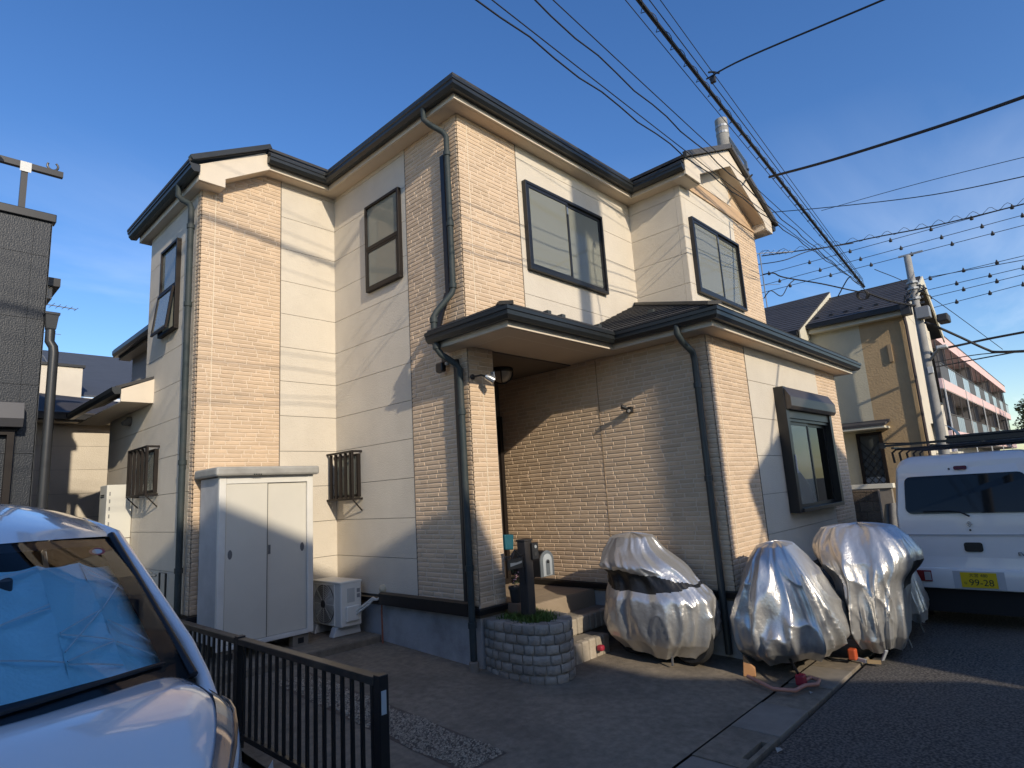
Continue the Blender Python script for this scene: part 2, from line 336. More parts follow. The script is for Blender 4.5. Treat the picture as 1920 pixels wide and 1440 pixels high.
# --- bricks: the largest in view are pieces of their own, the rest one joined part
def brick_geo(rr, L, h, mb, org, eu, ev, eo, d=.0055):
    n = 3 if L < .16 else 4; i_ = .006; pb = []; pt = []
    lo = [(-L/2 + L*k/n, -h/2 + rr.uniform(-.0022, .0022)) for k in range(n+1)]; hi = [(L/2 - L*k/n, h/2 + rr.uniform(-.0022, .0022)) for k in range(n+1)]
    for q in lo + hi: pb.append(q)
    for (a, b) in pb: pt.append((a*(1-2*i_/L), b*(1-2*i_/h)))
    dd = d + rr.uniform(-.001, .0015); m_ = len(pb)
    vs = [org + eu*a + ev*b for a, b in pb] + [org + eu*a + ev*b + eo*dd for a, b in pt]
    mb.add(vs, [tuple(range(m_, 2*m_))] + [(k, (k+1) % m_, m_+(k+1) % m_, m_+k) for k in range(m_)])
def bsize(b):
    f, c, u0, u1, z0, z1 = b; um, zm = (u0+u1)/2, (z0+z1)/2
    p = Vector((c, um, zm)) if f == 'A' else Vector((um, c, zm)); d = p - CAM; nrm = Vector((-1, 0, 0)) if f == 'A' else Vector((0, -1, 0))
    hid = (f == 'A' and c > 1 and um < -.55 and zm < 1.5) or (f == 'B' and c > 2 and zm < 2.2 and um > -1.7) or (u1-u0 < .09)
    return 0 if hid else -d.normalized().dot(nrm)/d.length_squared*(u1-u0)/d.length
BRK.sort(key=bsize, reverse=True)
unit = []
for k in range(8):
    mb = MB(); brick_geo(random.Random(k), .20, .041, mb, Vector((0, 0, 0)), Vector((1, 0, 0)), Vector((0, 0, 1)), Vector((0, -1, 0))); unit.append(mb.mesh('brick', BR_F))
for k, (f, c, u0, u1, z0, z1) in enumerate(BRK[:298]):
    o = bpy.data.objects.new('brick', unit[k % 8]); col.objects.link(o); adopt(o, H)
    if f == 'A': o.location = (c, (u0+u1)/2, (z0+z1)/2); o.rotation_euler = (0, 0, -math.pi/2)
    else: o.location = ((u0+u1)/2, c, (z0+z1)/2)
    o.scale = ((u1-u0)/.20, 1, (z1-z0)/.041)
mb = MB(); rr = random.Random(5)
for (f, c, u0, u1, z0, z1) in BRK[298:]:
    if f == 'A': brick_geo(rr, u1-u0, z1-z0, mb, Vector((c, (u0+u1)/2, (z0+z1)/2)), Vector((0, -1, 0)), Vector((0, 0, 1)), Vector((-1, 0, 0)))
    else: brick_geo(rr, u1-u0, z1-z0, mb, Vector(((u0+u1)/2, c, (z0+z1)/2)), Vector((1, 0, 0)), Vector((0, 0, 1)), Vector((0, -1, 0)))
tag(mb.build('brick_facing', BR_F, H), kind='stuff')
# --- caulked joints in the brick boards
CK_ = mat('caulk_pale', (.72, .61, .46), .8); CD_ = mat('caulk_tan', (.30, .21, .13), .8)
for fc, c_, u_, za_, zb_, m_ in (('B', YA, -W_+.165, ZB+.03, 5.70, CK_), ('B', 0, .155, 3.45, ZT, CK_), ('A', XG, -.374, ZB+.02, 3.30, CD_), ('B', -DG, XG+.17, ZB+.02, 3.30, CK_), ('B', 0, .20, ZB+.02, 3.0, CK_), ('A', 0, .995, ZB+.03, ZT, JOINT), ('B', YA, -.806, ZB+.03, ZT, JOINT), ('B', 0, .994, 3.5, ZT, JOINT), ('B', -DG, 2.834, ZB+.02, 3.3, JOINT)):
    MB().fb(fc, c_, u_-.005, u_+.005, za_, zb_, .0, .0072).build('caulk_joint', m_, H)
# --- base trim, foundation
fp = [(-W_, 6.4), (-W_, YA), (0, YA), (0, 0), (.38, 0), (.38, .5)]
MB().sweep(fp, [(-.05, ZB-.06), (.035, ZB-.06), (.045, ZB-.01), (.03, ZB), (-.05, ZB)]).build('base_trim', BLK, H)
MB().sweep([(0, 1.66), (0, .1)], [(.046, ZB-.075), (.075, ZB-.075), (.085, ZB+.05), (.046, ZB+.07)]).build('cable_cover', BLK, H)
MB().sweep([(XG, 1.3), (XG, -DG), (X3, -DG)], [(-.05, ZB-.07), (.03, ZB-.07), (.04, ZB-.01), (.0, ZB), (-.05, ZB)]).build('base_trim', BLK, H)
fo = MB(); fo.box(-W_+.04, YA+.03, -.15, 1, 6.3, ZB-.055); fo.box(.03, .03, -.15, .36, 3, ZB-.055); fo.box(XG+.03, -DG+.03, -.15, X3-.03, 6, ZB-.065)
fo.build('foundation', FOUND, H)
# --- eaves: soffit box, gutter, roof edge
def eave(path, z, o, name='eave'):
    MB().sweep(path, [(-.05, z), (o, z), (o, z+.155), (-.05, z+.155)]).build('eave_box', TRIM, H)
    MB().sweep(path, [(-.02, z-.004), (o-.03, z-.004), (o-.03, z-.0005), (-.02, z-.0005)]).build('soffit', SOFF, H)
    MB().sweep(path, [(o+.004, z+.062), (o+.075, z+.052), (o+.108, z+.085), (o+.112, z+.125), (o+.124, z+.130), (o+.126, z+.165), (o+.118, z+.168), (o+.105, z+.145), (o+.004, z+.15)]).build('gutter', GUT, H)
    MB().sweep(path, [(-.04, z+.158), (o+.07, z+.170), (o+.085, z+.19), (o+.08, z+.205), (-.04, z+.27)]).build('roof_edge', ROOFM, H)
eave([(-1.10, YA), (0, YA), (0, 0), (X1, 0), (X1, -DB-.225)], ZT, .195)
lp = [(0, .30), (0, -.61), (XG-.05, -.61), (XG-.05, -DG), (X3+.03, -DG), (X3+.03, 2)]
eave(lp, 3.31, .22)
MB().sweep([(-W_, 4.86), (-W_, YA-.183)], [(-.05, 5.655), (.11, 5.655), (.11, 5.80), (-.05, 5.83)]).build('eave_box', TRIM, H)
MB().sweep([(-W_, 5.0), (-W_, YA-.26)], [(.114, 5.74), (.185, 5.73), (.218, 5.765), (.222, 5.805), (.235, 5.81), (.236, 5.845), (.216, 5.825), (.114, 5.83)]).build('gutter', GUT, H)
# wing barge board with its return box
yb = YA-.215
MB().prism([(-1.93, yb, 5.66), (-1.62, yb, 5.66), (-1.62, yb, 5.775), (-1.06, yb, ZT-.01), (-1.06, yb, 6.30), (-1.13, yb, 6.33), (-1.93, yb, 5.86)], (0, .03, 0)).build('barge_board', TRIM, H, bevel=.004)
MB().box(-1.93, yb+.03, 5.66, -1.62, YA, 5.70).build('barge_return', TRIM, H); MB().box(-1.65, yb+.03, 5.70, -1.62, YA, 5.775).build('barge_return', TRIM, H)
MB().prism([(-1.62, yb+.03, 5.775), (-1.06, yb+.03, ZT-.005), (-1.06, YA+.05, ZT-.005), (-1.62, YA+.05, 5.775)], (0, 0, .02)).build('soffit', SOFF, H)
MB().bar((-2.04, yb-.03, 5.885), (-1.08, yb-.03, 6.41), .09, .06).build('verge_trim', GUT, H)
rf = MB(); rf.prism([(-2.06, yb-.04, 5.84), (-1.10, yb-.04, 6.35), (-.2, YA+.75, 6.86), (-.2, 5.0, 6.86), (-2.06, 5.0, 5.84)], (0, 0, .035)); rf.prism([(-1.12, YA-.28, 6.35), (-.2, YA-.28, 6.35), (-.2, YA+.75, 6.86)], (0, 0, .035))
rf.prism([(-.25, -.25, 6.36), (3.5, 3.2, 7.95), (3.5, 9, 7.95), (-.25, 9, 6.36)], (0, 0, .03)); rf.prism([(-.25, -.25, 6.36), (7.3, -.25, 6.36), (3.5, 3.2, 7.95)], (0, 0, .03))
rf.prism([(7.3, -.25, 6.36), (7.3, 9, 6.36), (3.5, 9, 7.95), (3.5, 3.2, 7.95)], (0, 0, .03))
rf.prism([(-.9-.3, 4.7, 5.0), (-.9-.3, 9.2, 5.0), (.2, 9.2, 5.5), (.2, 4.7, 5.5)], (0, 0, .05))
# bay gable roof
PK = (5.14, 7.19); yg = -DB-.235
rf.prism([(3.36, yg-.02, 6.345), (PK[0], yg-.02, PK[1]), (PK[0], 2.4, PK[1]), (3.36, 2.4, 6.345)], (0, 0, .045)); rf.prism([(PK[0], yg-.02, PK[1]), (6.90, yg-.02, 6.30), (6.90, 2.4, 6.30), (PK[0], 2.4, PK[1])], (0, 0, .045))
rf.build('roof', ROOFM, H)
rake = MB(); rake.bar((3.36, yg-.045, 6.385), (PK[0]+.01, yg-.045, PK[1]+.045), .05, .075); rake.bar((PK[0]-.01, yg-.045, PK[1]+.045), (6.92, yg-.045, 6.335), .05, .075); rake.build('verge_trim', mat('verge_grey', (.075, .072, .068), .6, var=.2), H)
bb = MB()
bb.prism([(3.435, yg, ZT), (3.90, yg, ZT-.0), (3.90, yg, 6.285), (PK[0], yg, 6.885), (PK[0], yg, 7.175), (3.435, yg, 6.365)], (0, .035, 0))
bb.prism([(PK[0]+.002, yg, 6.885), (6.40, yg, 6.25), (6.46, yg, ZT), (6.76, yg, ZT), (6.76, yg, 6.36), (PK[0]+.002, yg, 7.175)], (0, .035, 0))
bb.build('barge_board', TRIM, H, bevel=.004)
for q_ in ((3.437, yg+.036, ZT-.010, 3.90, -DB-.005, ZT-.006), (3.87, yg+.036, ZT+.0, 3.90, -DB, 6.30), (6.42, yg+.036, ZT, 6.75, 1.2, ZT+.03), (6.42, yg+.036, ZT+.031, 6.45, -DB, 6.26)): MB().box(*q_).build('barge_return', TRIM, H)
sf = MB(); sf.prism([(3.9, yg+.036, 6.30), (PK[0], yg+.036, 6.90), (PK[0], -DB+.03, 6.90), (3.9, -DB+.03, 6.30)], (0, 0, .02)); sf.prism([(PK[0], yg+.036, 6.90), (6.42, yg+.036, 6.262), (6.42, -DB+.03, 6.262), (PK[0], -DB+.03, 6.90)], (0, 0, .02)); sf.build('soffit', SOFF, H)
MB().sweep([(6.76, -1.16), (6.76, 2)], [(-.0, 6.2), (.07, 6.19), (.11, 6.22), (.12, 6.30), (.0, 6.29)]).build('gutter', GUT, H)
# lower roof in stepped slate courses
ze = 3.49
RF2 = MB(); RF2.prism([(-.28, -.89, ze-.02), (1.5, -.89, ze-.02), (1.5, -2.14, ze-.02), (6.78, -2.14, ze-.02), (6.78, .3, ze-.02), (0, .3, ze-.02), (-.28, .3, ze-.02)], (0, 0, .015))
RF2 = RF2.build('lower_roof', ROOFM, H)
zp = on('y', 0, 955, 562).z; zk = 4.42
sl = .455
def strip(P, t=.012):      # one course: four points of a thin slab
    P = [Vector(p) for p in P]; nrm = (P[1]-P[0]).cross(P[3]-P[0]).normalized(); nrm = nrm if nrm.z > 0 else -nrm
    lift = [.016, .016, .003, .003]; MB().prism([p + nrm*l for p, l in zip(P, lift)], nrm*t).build('slate_course', ROOFM, RF2)
for k in range(5):         # porch roof, west hip and south slope
    a, b = .89*k/5, min(.89, .89*(k+1.1)/5); z0_, z1_ = ze+sl*a, ze+sl*b
    strip([(-.29+a, -.9+a, z0_), (1.5+a, -.9+a, z0_), (1.5+b, -.9+b, z1_), (-.29+b, -.9+b, z1_)])
    strip([(-.29+a, -.9+a, z0_), (-.29+a, .0 if a > .25 else .3, z0_), (-.29+b, .0 if a > .25 else .3, z1_), (-.29+b, -.9+b, z1_)])
for k in range(14):        # west slope of the ground floor room
    a, b = 2.13*k/14, min(2.13, 2.13*(k+1.1)/14); z0_, z1_ = ze+sl*a, ze+sl*b
    strip([(1.49+a, -2.15+a, z0_), (1.49+a, min(-.012, -.9+a), z0_), (1.49+b, min(-.012, -.9+b), z1_), (1.49+b, -2.15+b, z1_)])
for k in range(8):         # south slope
    a, b = 1.23*k/8, min(1.23, 1.23*(k+1.1)/8); z0_, z1_ = ze+sl*a, ze+sl*b
    strip([(1.49+a, -2.15+a, z0_), (6.8, -2.15+a, z0_), (6.8, -2.15+b, z1_), (1.49+b, -2.15+b, z1_)])
strip([(2.72, -.92, ze+sl*1.23), (3.64, -.92, ze+sl*1.23), (3.64, -.02, ze+sl*2.13), (3.62, -.02, ze+sl*2.13)])
MB().bar((-.31, -.92, ze+.02), (.58, -.03, ze+sl*.88+.02), .13, .035).build('hip_cap', ROOFM, RF2)
MB().bar((1.47, -2.17, ze+.025), (3.62, -.02, ze+sl*2.13+.03), .15, .035).build('hip_cap', mat('hip_grey', (.07, .068, .066), .6, var=.3, vs=6), RF2)
for (px, py) in ((1025, 578), (1052, 588), (1222, 587), (1120, 603)):
    p = on('y', -.78, px, py) if px < 1200 else on('x', 2.2, px, py); p.z = ze+sl*(.12 if px < 1200 else .71)+.03
    MB().box(p.x-.03, p.y-.035, p.z-.02, p.x+.03, p.y+.035, p.z+.02).build('snow_guard', mat('guard_metal', (.05, .055, .05), .5), RF2)
# porch ceiling
MB().box(-.18, -.79, 3.318, XG+.0, -.012, 3.33).box(.384, -.0119, 3.318, XG+.0, 1.355, 3.33).build('porch_ceiling', SOFF, H)
# narrow roof over the back door on the west side
cn = MB(); cn.prism([(-2.26, 4.27, 3.36), (-1.80, 4.27, 3.54), (-1.80, 6.9, 3.54), (-2.26, 6.9, 3.36)], (0, 0, .04)); cn.build('canopy_roof', ROOFM, H)
MB().prism([(-2.20, 4.25, 3.20), (-1.815, 4.25, 3.20), (-1.815, 4.25, 3.53), (-2.20, 4.25, 3.36)], (0, .03, 0)).build('canopy_end', TRIM, H); MB().box(-2.18, 4.281, 3.2, -1.815, 6.8, 3.215).build('canopy_soffit', SOFF, H)
MB().sweep([(-2.2, 6.9), (-2.2, 4.25)], [(0, 3.30), (.07, 3.29), (.10, 3.33), (.105, 3.38), (.0, 3.38)]).build('gutter', GUT, H)
MB().sweep([(-.9, 9.2), (-.9, 4.66)], [(0, 4.85), (.2, 4.85), (.2, 4.98), (0, 4.98)]).build('eave_box', TRIM, H); MB().sweep([(-.9, 9.2), (-.9, 4.6)], [(.205, 4.9), (.29, 4.89), (.32, 4.95), (.32, 5.02), (.205, 5.02)]).build('gutter', GUT, H)
# --- windows
def frame(mb, f, c, u0, u1, z0, z1, t, d0, d1, tb=None):
    tb = tb or t
    mb.fb(f, c, u0, u1, z0, z0+tb, d0, d1); mb.fb(f, c, u0, u1, z1-tb, z1, d0, d1); mb.fb(f, c, u0, u0+t, z0+tb, z1-tb, d0, d1); mb.fb(f, c, u1-t, u1, z0+tb, z1-tb, d0, d1); return mb
def slider(f, c, u0, u1, z0, z1, cu=CURT, ms=BLK, dep=.07):
    wd = frame(MB(), f, c, u0, u1, z0, z1, .032, .004, dep, .04).build('window', ms, H, bevel=.003)
    MB().fb(f, c, u0+.03, u1-.03, z0+.04, z1-.04, .005, .009).build('curtain', cu, wd)
    um = (u0+u1)/2
    for k, (a, b, d) in enumerate(((u0+.034, um+.03, .050), (um-.03, u1-.034, .026))):
        s = frame(MB(), f, c, a, b, z0+.044, z1-.044, .038, d-.012, d+.012).build('sash', ms, wd)
        MB().fb(f, c, a+.038, b-.038, z0+.085, z1-.085, d-.003, d+.001).build('pane', GLS, wd)
    MB().fb(f, c, um-.012, um+.012, z1-.22, z1-.12, .063, .075).build('window_stay', STEEL, wd)
    return wd
slider('B', 0, 1.08, 2.77, 4.447, 5.645)
slider('B', -DB, 3.815, 5.50, 4.455, 5.645)
def two_light(f, c, u0, u1, z0, z1, zm, tilt):
    wd = frame(MB(), f, c, u0, u1, z0, z1, .035, .004, .06).fb(f, c, u0+.035, u1-.035, zm-.025, zm+.025, .004, .06).build('window', BRN, H, bevel=.003)
    MB().fb(f, c, u0+.03, u1-.03, z0+.03, z1-.03, .005, .009).build('curtain', CURT, wd); MB().fb(f, c, u0+.035, u1-.035, zm+.025, z1-.035, .03, .034).build('pane', GLS, wd)
    if not tilt:
        frame(MB(), f, c, u0+.036, u1-.036, z0+.036, zm-.026, .03, .034, .055).build('sash', BRN, wd); MB().fb(f, c, u0+.066, u1-.066, z0+.066, zm-.056, .042, .046).build('pane', GLS, wd)
    else:
        for nm, m_, t0, t1, ins in (('sash', BRN, 0, .025, 0), ('pane', GLS, .010, .014, .035)):
            b = MB(); a0, a1, q0, q1 = u0+.036+ins, u1-.036-ins, z0+.0+ins, zm-.026-ins
            if ins: b.fb(f, c, a0, a1, q0, q1, .06+t0, .06+t1)
            else: frame(b, f, c, a0, a1, q0, q1, .035, .06+t0, .06+t1)
            b.v = [(x-(zm-.026-z)*tilt, y, z+.0) for x, y, z in b.v]; b.build(nm, m_, wd)
two_light('A', 0, 1.09, 1.845, 4.43, 5.632, 5.02, 0)
two_light('A', -W_, 3.37, 4.02, 4.03, 5.24, 4.62, .12)
def grille_window(f, c, u0, u1, z0, z1, bars):
    wd = frame(MB(), f, c, u0+.04, u1-.04, z0+.04, z1-.04, .03, .004, .05).build('window', BRN, H); MB().fb(f, c, u0+.07, u1-.07, z0+.07, z1-.07, .006, .010).build('curtain', CURT2, wd); MB().fb(f, c, u0+.07, u1-.07, z0+.07, z1-.07, .03, .034).build('pane', GLS, wd)
    g = MB(); g.fb(f, c, u0, u1, z0, z0+.025, .13, .155); g.fb(f, c, u0, u1, z1-.025, z1, .13, .155)
    for a in (u0, u1-.025):
        g.fb(f, c, a, a+.025, z0, z0+.025, .004, .13); g.fb(f, c, a, a+.025, z1-.025, z1, .004, .13)
        g.fb(f, c, a, a+.025, z0+.025, z1-.025, .13, .155)
    gr = g.build('window_grille', BRN, H, bevel=.002)
    for k in range(bars):
        a = u0+.06 + (u1-u0-.145)*k/(bars-1); MB().fb(f, c, a, a+.022, z0+.026, z1-.026, .115, .15).build('grille_bar', BRN, gr)
    st = MB(); pa = (lambda u, z, d: (c-d, u, z)) if f == 'A' else (lambda u, z, d: (u, c-d, z))
    for a in (u0+.012, u1-.012): st.bar(pa(a, z0-.0, .14), pa(a, z0-.14, .01), .02, .012)
    st.build('grille_brace', BRN, gr)
grille_window('A', 0, 2.08, 2.82, 1.76, 2.385, 6); grille_window('A', -W_, 3.90, 4.72, 1.97, 2.60, 5)
# shutter window on the ground floor
f, c, u0, u1, z0, z1 = 'B', -DG, 3.63, 5.50, 1.26, 2.86
sw = MB(); sw.fb(f, c, u0, u0+.10, z0, z1-.0, .002, .13); sw.fb(f, c, u1-.10, u1, z0, z1-.28, .002, .13); sw.fb(f, c, u0+.10, u1-.10, z0, z0+.05, .002, .15)
sw = sw.build('window', BLK, H, bevel=.004); tag(sw, 'ground floor sliding window below a brown roller shutter box')
MB().prism([(u0+.02, c-.002, 2.56), (u0+.02, c-.17, 2.56), (u0+.02, c-.20, 2.60), (u0+.02, c-.20, 2.72), (u0+.02, c-.12, 2.86), (u0+.02, c-.002, 2.86)], (u1-u0-.0, 0, 0)).build('shutter_box', mat('shutter_brown', (.055, .045, .038), .4, var=.15, vs=4), sw, bevel=.005)
MB().fb(f, c, u0+.1, u1-.1, 2.46, 2.555, .03, .11).build('shutter_slat', mat('slat_dark', (.03, .028, .026), .4), sw); MB().fb(f, c, u0+.1, u1-.1, 2.42, 2.455, .05, .09).build('shutter_slat', mat('slat_dark'), sw)
MB().fb(f, c, u0+.1, u1-.1, z0+.05, 2.42, .003, .007).build('curtain', mat('room_dark', (.05, .06, .06), .9, var=.6, vs=3), sw)  # flat dark sheet painted as the unlit room behind the glass
um = (u0+u1)/2
for a, b, d, cu in ((u0+.10, um+.03, .055, 1), (um-.03, u1-.10, .028, 0)):
    frame(MB(), f, c, a, b, z0+.05, 2.42, .04, d-.012, d+.012).build('sash', BLK, sw); MB().fb(f, c, a+.04, b-.04, z0+.09, 2.38, d-.003, d+.001).build('pane', GLS if cu else GLD, sw)
MB().fb(f, c, u0+.11, um-.02, z0+.06, 2.41, .010, .014).build('curtain', mat('curtain_dim', (.17, .18, .17), .9, var=.2, vs=4), sw); MB().fb(f, c, u0+.07, u0+.10, 1.75, 1.98, .131, .139).build('handle_plate', mat('plate_grey', (.5, .45, .45), .5), sw)
# --- entrance door seen as a dark slit beyond the pillar
dr_ = frame(MB(), 'B', 1.36, .40, 1.78, .53, 2.8, .06, .0, .09).build('door', BRN, H); MB().fb('B', 1.36, .46, 1.72, .55, 2.74, .02, .05).build('door_leaf', mat('door_brown', (.04, .03, .025), .5), dr_); MB().fb('B', 1.36, 1.55, 1.58, 1.3, 1.7, .05, .1).build('door_handle', STEEL, dr_)
# --- downpipes
def dpipe(pts, r, name='downpipe', m_=PIPE, bands=(), kids=True):
    o = MB().tube(pts, r, 12).build(name, m_, H, auto=50)
    for p, ax in bands: MB().lathe([(r+.001, -.03), (r+.009, -.028), (r+.009, .028), (r+.001, .03)], p, 12, ax).build('pipe_joint', m_, o, auto=50)
    return o
dpipe([(-.26, .27, 6.22), (-.26, .27, 6.06), (-.22, .22, 5.99), (-.10, .13, 5.90), (-.075, .10, 5.84), (-.075, .10, 5.0), (-.075, .10, 3.98), (-.09, .11, 3.93), (-.24, .20, 3.72), (-.27, .22, 3.66), (-.27, .22, 3.50)], .033, bands=[((-.075, .10, 5.62), (0, 0, 1)), ((-.075, .10, 4.75), (0, 0, 1)), ((-.075, .10, 4.02), (0, 0, 1)), ((-.27, .22, 3.62), (0, 0, 1))])
dpipe([(-.26, .20, 3.42), (-.26, .20, 3.30), (-.22, .17, 3.23), (-.10, .09, 3.13), (-.07, .06, 3.07), (-.07, .055, 2), (-.07, .05, .9), (-.07, .05, .12)], .035, m_=PIPE, bands=[((-.26, .20, 3.32), (0, 0, 1)), ((-.07, .058, 2.6), (0, 0, 1)), ((-.07, .052, 1.0), (0, 0, 1)), ((-.07, .05, .45), (0, 0, 1))])
MB().lathe([(.05, 0), (.05, .09), (.04, .10)], (-.07, .05, G(0)-.005), 12).build('pipe_socket', CONC2, H)
MB().fb('A', 0, .185, .255, 3.98, 5.66, .004, .06).build('cable_duct', BLK, H, bevel=.006); MB().fb('A', 0, .13, .18, ZB+.06, 3.2, .008, .055).build('cable_duct', BLK, H, bevel=.006); MB().prism([(-.05, .185, 3.98), (-.05, .255, 3.98), (-.09, .40, 3.62), (-.09, .33, 3.55)], (-.02, 0, 0)).build('cable_duct', BLK, H)
dpipe([(-2.0, 2.98, 5.76), (-2.0, 2.98, 5.62), (-1.97, 2.94, 5.56), (-1.90, 2.88, 5.50), (-1.885, 2.865, 5.44), (-1.885, 2.865, 4), (-1.885, 2.865, 2), (-1.885, 2.865, .1)], .036, bands=[((-1.885, 2.865, z), (0, 0, 1)) for z in (5.2, 4.2, 2.3, 1.1)])
dpipe([(1.50, -1.70, 3.42), (1.50, -1.70, 3.30), (1.56, -1.71, 3.22), (1.74, -1.73, 3.12), (1.765, -1.733, 3.04), (1.765, -1.733, 1.8), (1.765, -1.733, .0)], .036, m_=mat('pipe_dark', (.035, .045, .047), .4, var=.2), bands=[((1.765, -1.733, 2.75), (0, 0, 1)), ((1.765, -1.733, 1.75), (0, 0, 1))])
dpipe([(-.04, 1.655, ZB+.0), (-.045, 1.66, .45), (-.04, 1.655, .06)], .011, 'rust_conduit', mat('rust', (.30, .11, .06), .7, var=.4, vs=12))
# --- porch platform and steps
TIL = mat('porch_tile', (.30, .235, .165), .7, var=.15, vs=3, bump=.25, bs=50); SETT = mat('step_sett', (.36, .31, .24), .85, var=.3, vs=6, rnd=.3, bump=.8, bs=40)
ps = MB().box(.50, -.06, -.1, XG+.02, 1.37, .515).build('porch_platform', TIL, H, bevel=.01)
for i in range(4):
    for j in range(4): MB().box(.505+.332*i, -.055+.33*j, .516, .832+.332*i, .27+.33*j, .523).build('floor_tile', TIL, ps)
for lv, (xa, xb, ya_, yb_, zt_) in enumerate(((.66, XG+.02, -.36, -.063, .345), (.70, 1.30, -.62, -.363, .18))):
    st = MB().box(xa+.02, ya_+.05, -.1, xb, yb_, zt_-.012).build('porch_step', CONC2, H); n = int((xb-xa)/.105)
    for i in range(n):
        MB().box(xa+(xb-xa)*i/n+.004, ya_, -.09 if lv else .17, xa+(xb-xa)*(i+1)/n-.004, ya_+.10, zt_+R.uniform(-.006, .006)).build('edge_sett', SETT, st, bevel=.018)
    if lv: MB().box(xa-.06, ya_, -.09, xa+.002, yb_, zt_-.006).build('edge_sett', SETT, st, bevel=.018)
# stacked stones along the foot of the ground floor room
for i in range(16):
    x = 2.9 + .24*(i % 8); zz = gz(x, -2.1) + (.30 if i >= 8 else .0); tm = MB(); rr = random.Random(i)
    tm.grid(lambda u, v: (x + (.13+.02*rr.random())*math.cos(6.283*u)*abs(math.sin(3.1416*v))**.6, -2.0 + .11*math.sin(6.283*u)*abs(math.sin(3.1416*v))**.6 + .01*rr.random(), zz + .14 - .155*math.cos(3.1416*v)), 10, 6, True)
    tag(tm.build('border_stone', mat('border_rock', (.06, .055, .05), .9, var=.5, vs=7, rnd=.4, bump=1, bs=30)), 'dark rough stone in the upper row along the wall behind the scooters' if i >= 8 else 'dark rough stone in the bottom row along the wall behind the scooters', 'stone', 'border stones')
# ------------------------------------------------------------ storage shed
SHW = mat('shed_paint', (.70, .675, .605), .55, var=.1, vs=4, dirt=((.5, .49, .45), .35), ds=3); SHD = mat('shed_door', (.62, .585, .495), .55, var=.06, vs=3)
SH = thing('storage_shed', (-1.21, 2.38, .17), 'off-white steel storage shed with two sliding doors beside the wall', 'shed')
x0, x1, y0, y1, z0, z1 = -1.757, -.675, 2.10, 2.66, .30, 2.10
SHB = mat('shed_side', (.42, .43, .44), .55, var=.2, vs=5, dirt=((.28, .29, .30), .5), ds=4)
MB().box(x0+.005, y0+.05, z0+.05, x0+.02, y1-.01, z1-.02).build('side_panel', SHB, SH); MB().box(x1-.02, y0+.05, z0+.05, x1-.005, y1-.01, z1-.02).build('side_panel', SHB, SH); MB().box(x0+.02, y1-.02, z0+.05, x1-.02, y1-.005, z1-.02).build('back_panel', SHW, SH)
for a in (x0, x1-.075): MB().box(a, y0, z0, a+.075, y0+.05, z1).build('corner_post', SHW, SH, bevel=.008)
MB().box(x0+.075, y0+.004, z1-.09, x1-.075, y0+.05, z1-.004).build('door_header', SHW, SH); MB().box(x0+.075, y0-.01, z0, x1-.075, y0+.05, z0+.045).build('door_sill', SHW, SH, bevel=.004)
xm = (x0+x1)/2 - .03
for a, b, yy in ((x0+.078, xm+.02, y0+.012), (xm-.02, x1-.078, y0+.028)):
    d = MB().box(a, yy, z0+.05, b, yy+.014, z1-.095).build('sliding_door', SHD, SH, bevel=.003); hx = a+.03 if yy < y0+.02 else b-.07
    MB().prism([(hx+.02+.024*math.cos(t*.5236), yy-.003, 1.26+.05*math.sin(t*.5236)) for t in range(12)], (0, .0025, 0)).build('door_pull', mat('pull_grey', (.13, .13, .13), .4), d)
MB().box(xm+.019, y0+.0105, z0+.052, xm+.026, y0+.0275, z1-.097).build('door_edge', mat('edge_dark', (.10, .10, .09), .6), SH); MB().box(xm+.04, y0+.022, 1.22, xm+.065, y0+.029, 1.32).build('lock', mat('pull_grey'), SH)
rf = MB().prism([(x0-.06, y0-.07, z1-.01), (x1+.05, y0-.07, z1-.01), (x1+.05, y1+.03, z1-.01), (x0-.06, y1+.03, z1-.01)], (0, 0, .10)).build('roof', mat('shed_roof', (.36, .35, .315), .6, var=.2, vs=5, dirt=((.16, .15, .13), .5), ds=3), SH, bevel=.025)
for k in range(4): MB().box(-1.42+.025*k, y0-.072, z1-.006, -1.405+.025*k, y0-.070, z1+.008).build('vent_slot', BLK, rf)
for a in (x0+.05, x1-.24):
    bl = MB().box(a, y0+.02, .165, a+.19, y0+.12, z0-.002).build('base_block', CONC2, SH, bevel=.006); MB().box(a+.06, y0+.018, .20, a+.13, y0+.021, .26).build('block_hollow', BLK, bl)
    MB().box(a, y1-.14, .165, a+.19, y1-.04, z0-.002).build('base_block', CONC2, SH, bevel=.006)
# ------------------------------------------------------------ air conditioner outdoor unit
ACW = mat('ac_white', (.74, .72, .64), .5, var=.06, vs=5); AC = thing('air_conditioner', (-.24, 2.32, .18), 'white outdoor air conditioner unit with round fan grille beside the shed', 'air conditioner')
MB().box(-.385, 1.99, .285, -.105, 2.66, .795).build('body', ACW, AC, bevel=.015)
MB().box(-.395, 1.985, .775, -.10, 2.665, .803).build('lid', ACW, AC, bevel=.008)
fg = MB().lathe([(.235, 0), (.235, .012), (.215, .014)], (-.386, 2.36, .535), 32, (-1, 0, 0)).build('fan_opening', mat('fan_dark', (.07, .07, .065), .6), AC)
for k in range(9): MB().tube([(-.405, 2.36+(.03+.025*k)*math.cos(t*.2618), .535+(.03+.025*k)*math.sin(t*.2618)) for t in range(24)], .0035, 5, closed=True).build('grille_ring', ACW, fg)
for k in range(8):
    t = k*math.pi/4; MB().bar((-.404, 2.36, .535), (-.404, 2.36+.235*math.cos(t), .535+.235*math.sin(t)), .007, .004, (1, 0, 0)).build('grille_spoke', ACW, fg)
MB().lathe([(.05, 0), (.045, .012)], (-.402, 2.36, .535), 16, (-1, 0, 0)).build('fan_hub', mat('fan_dark'), fg)
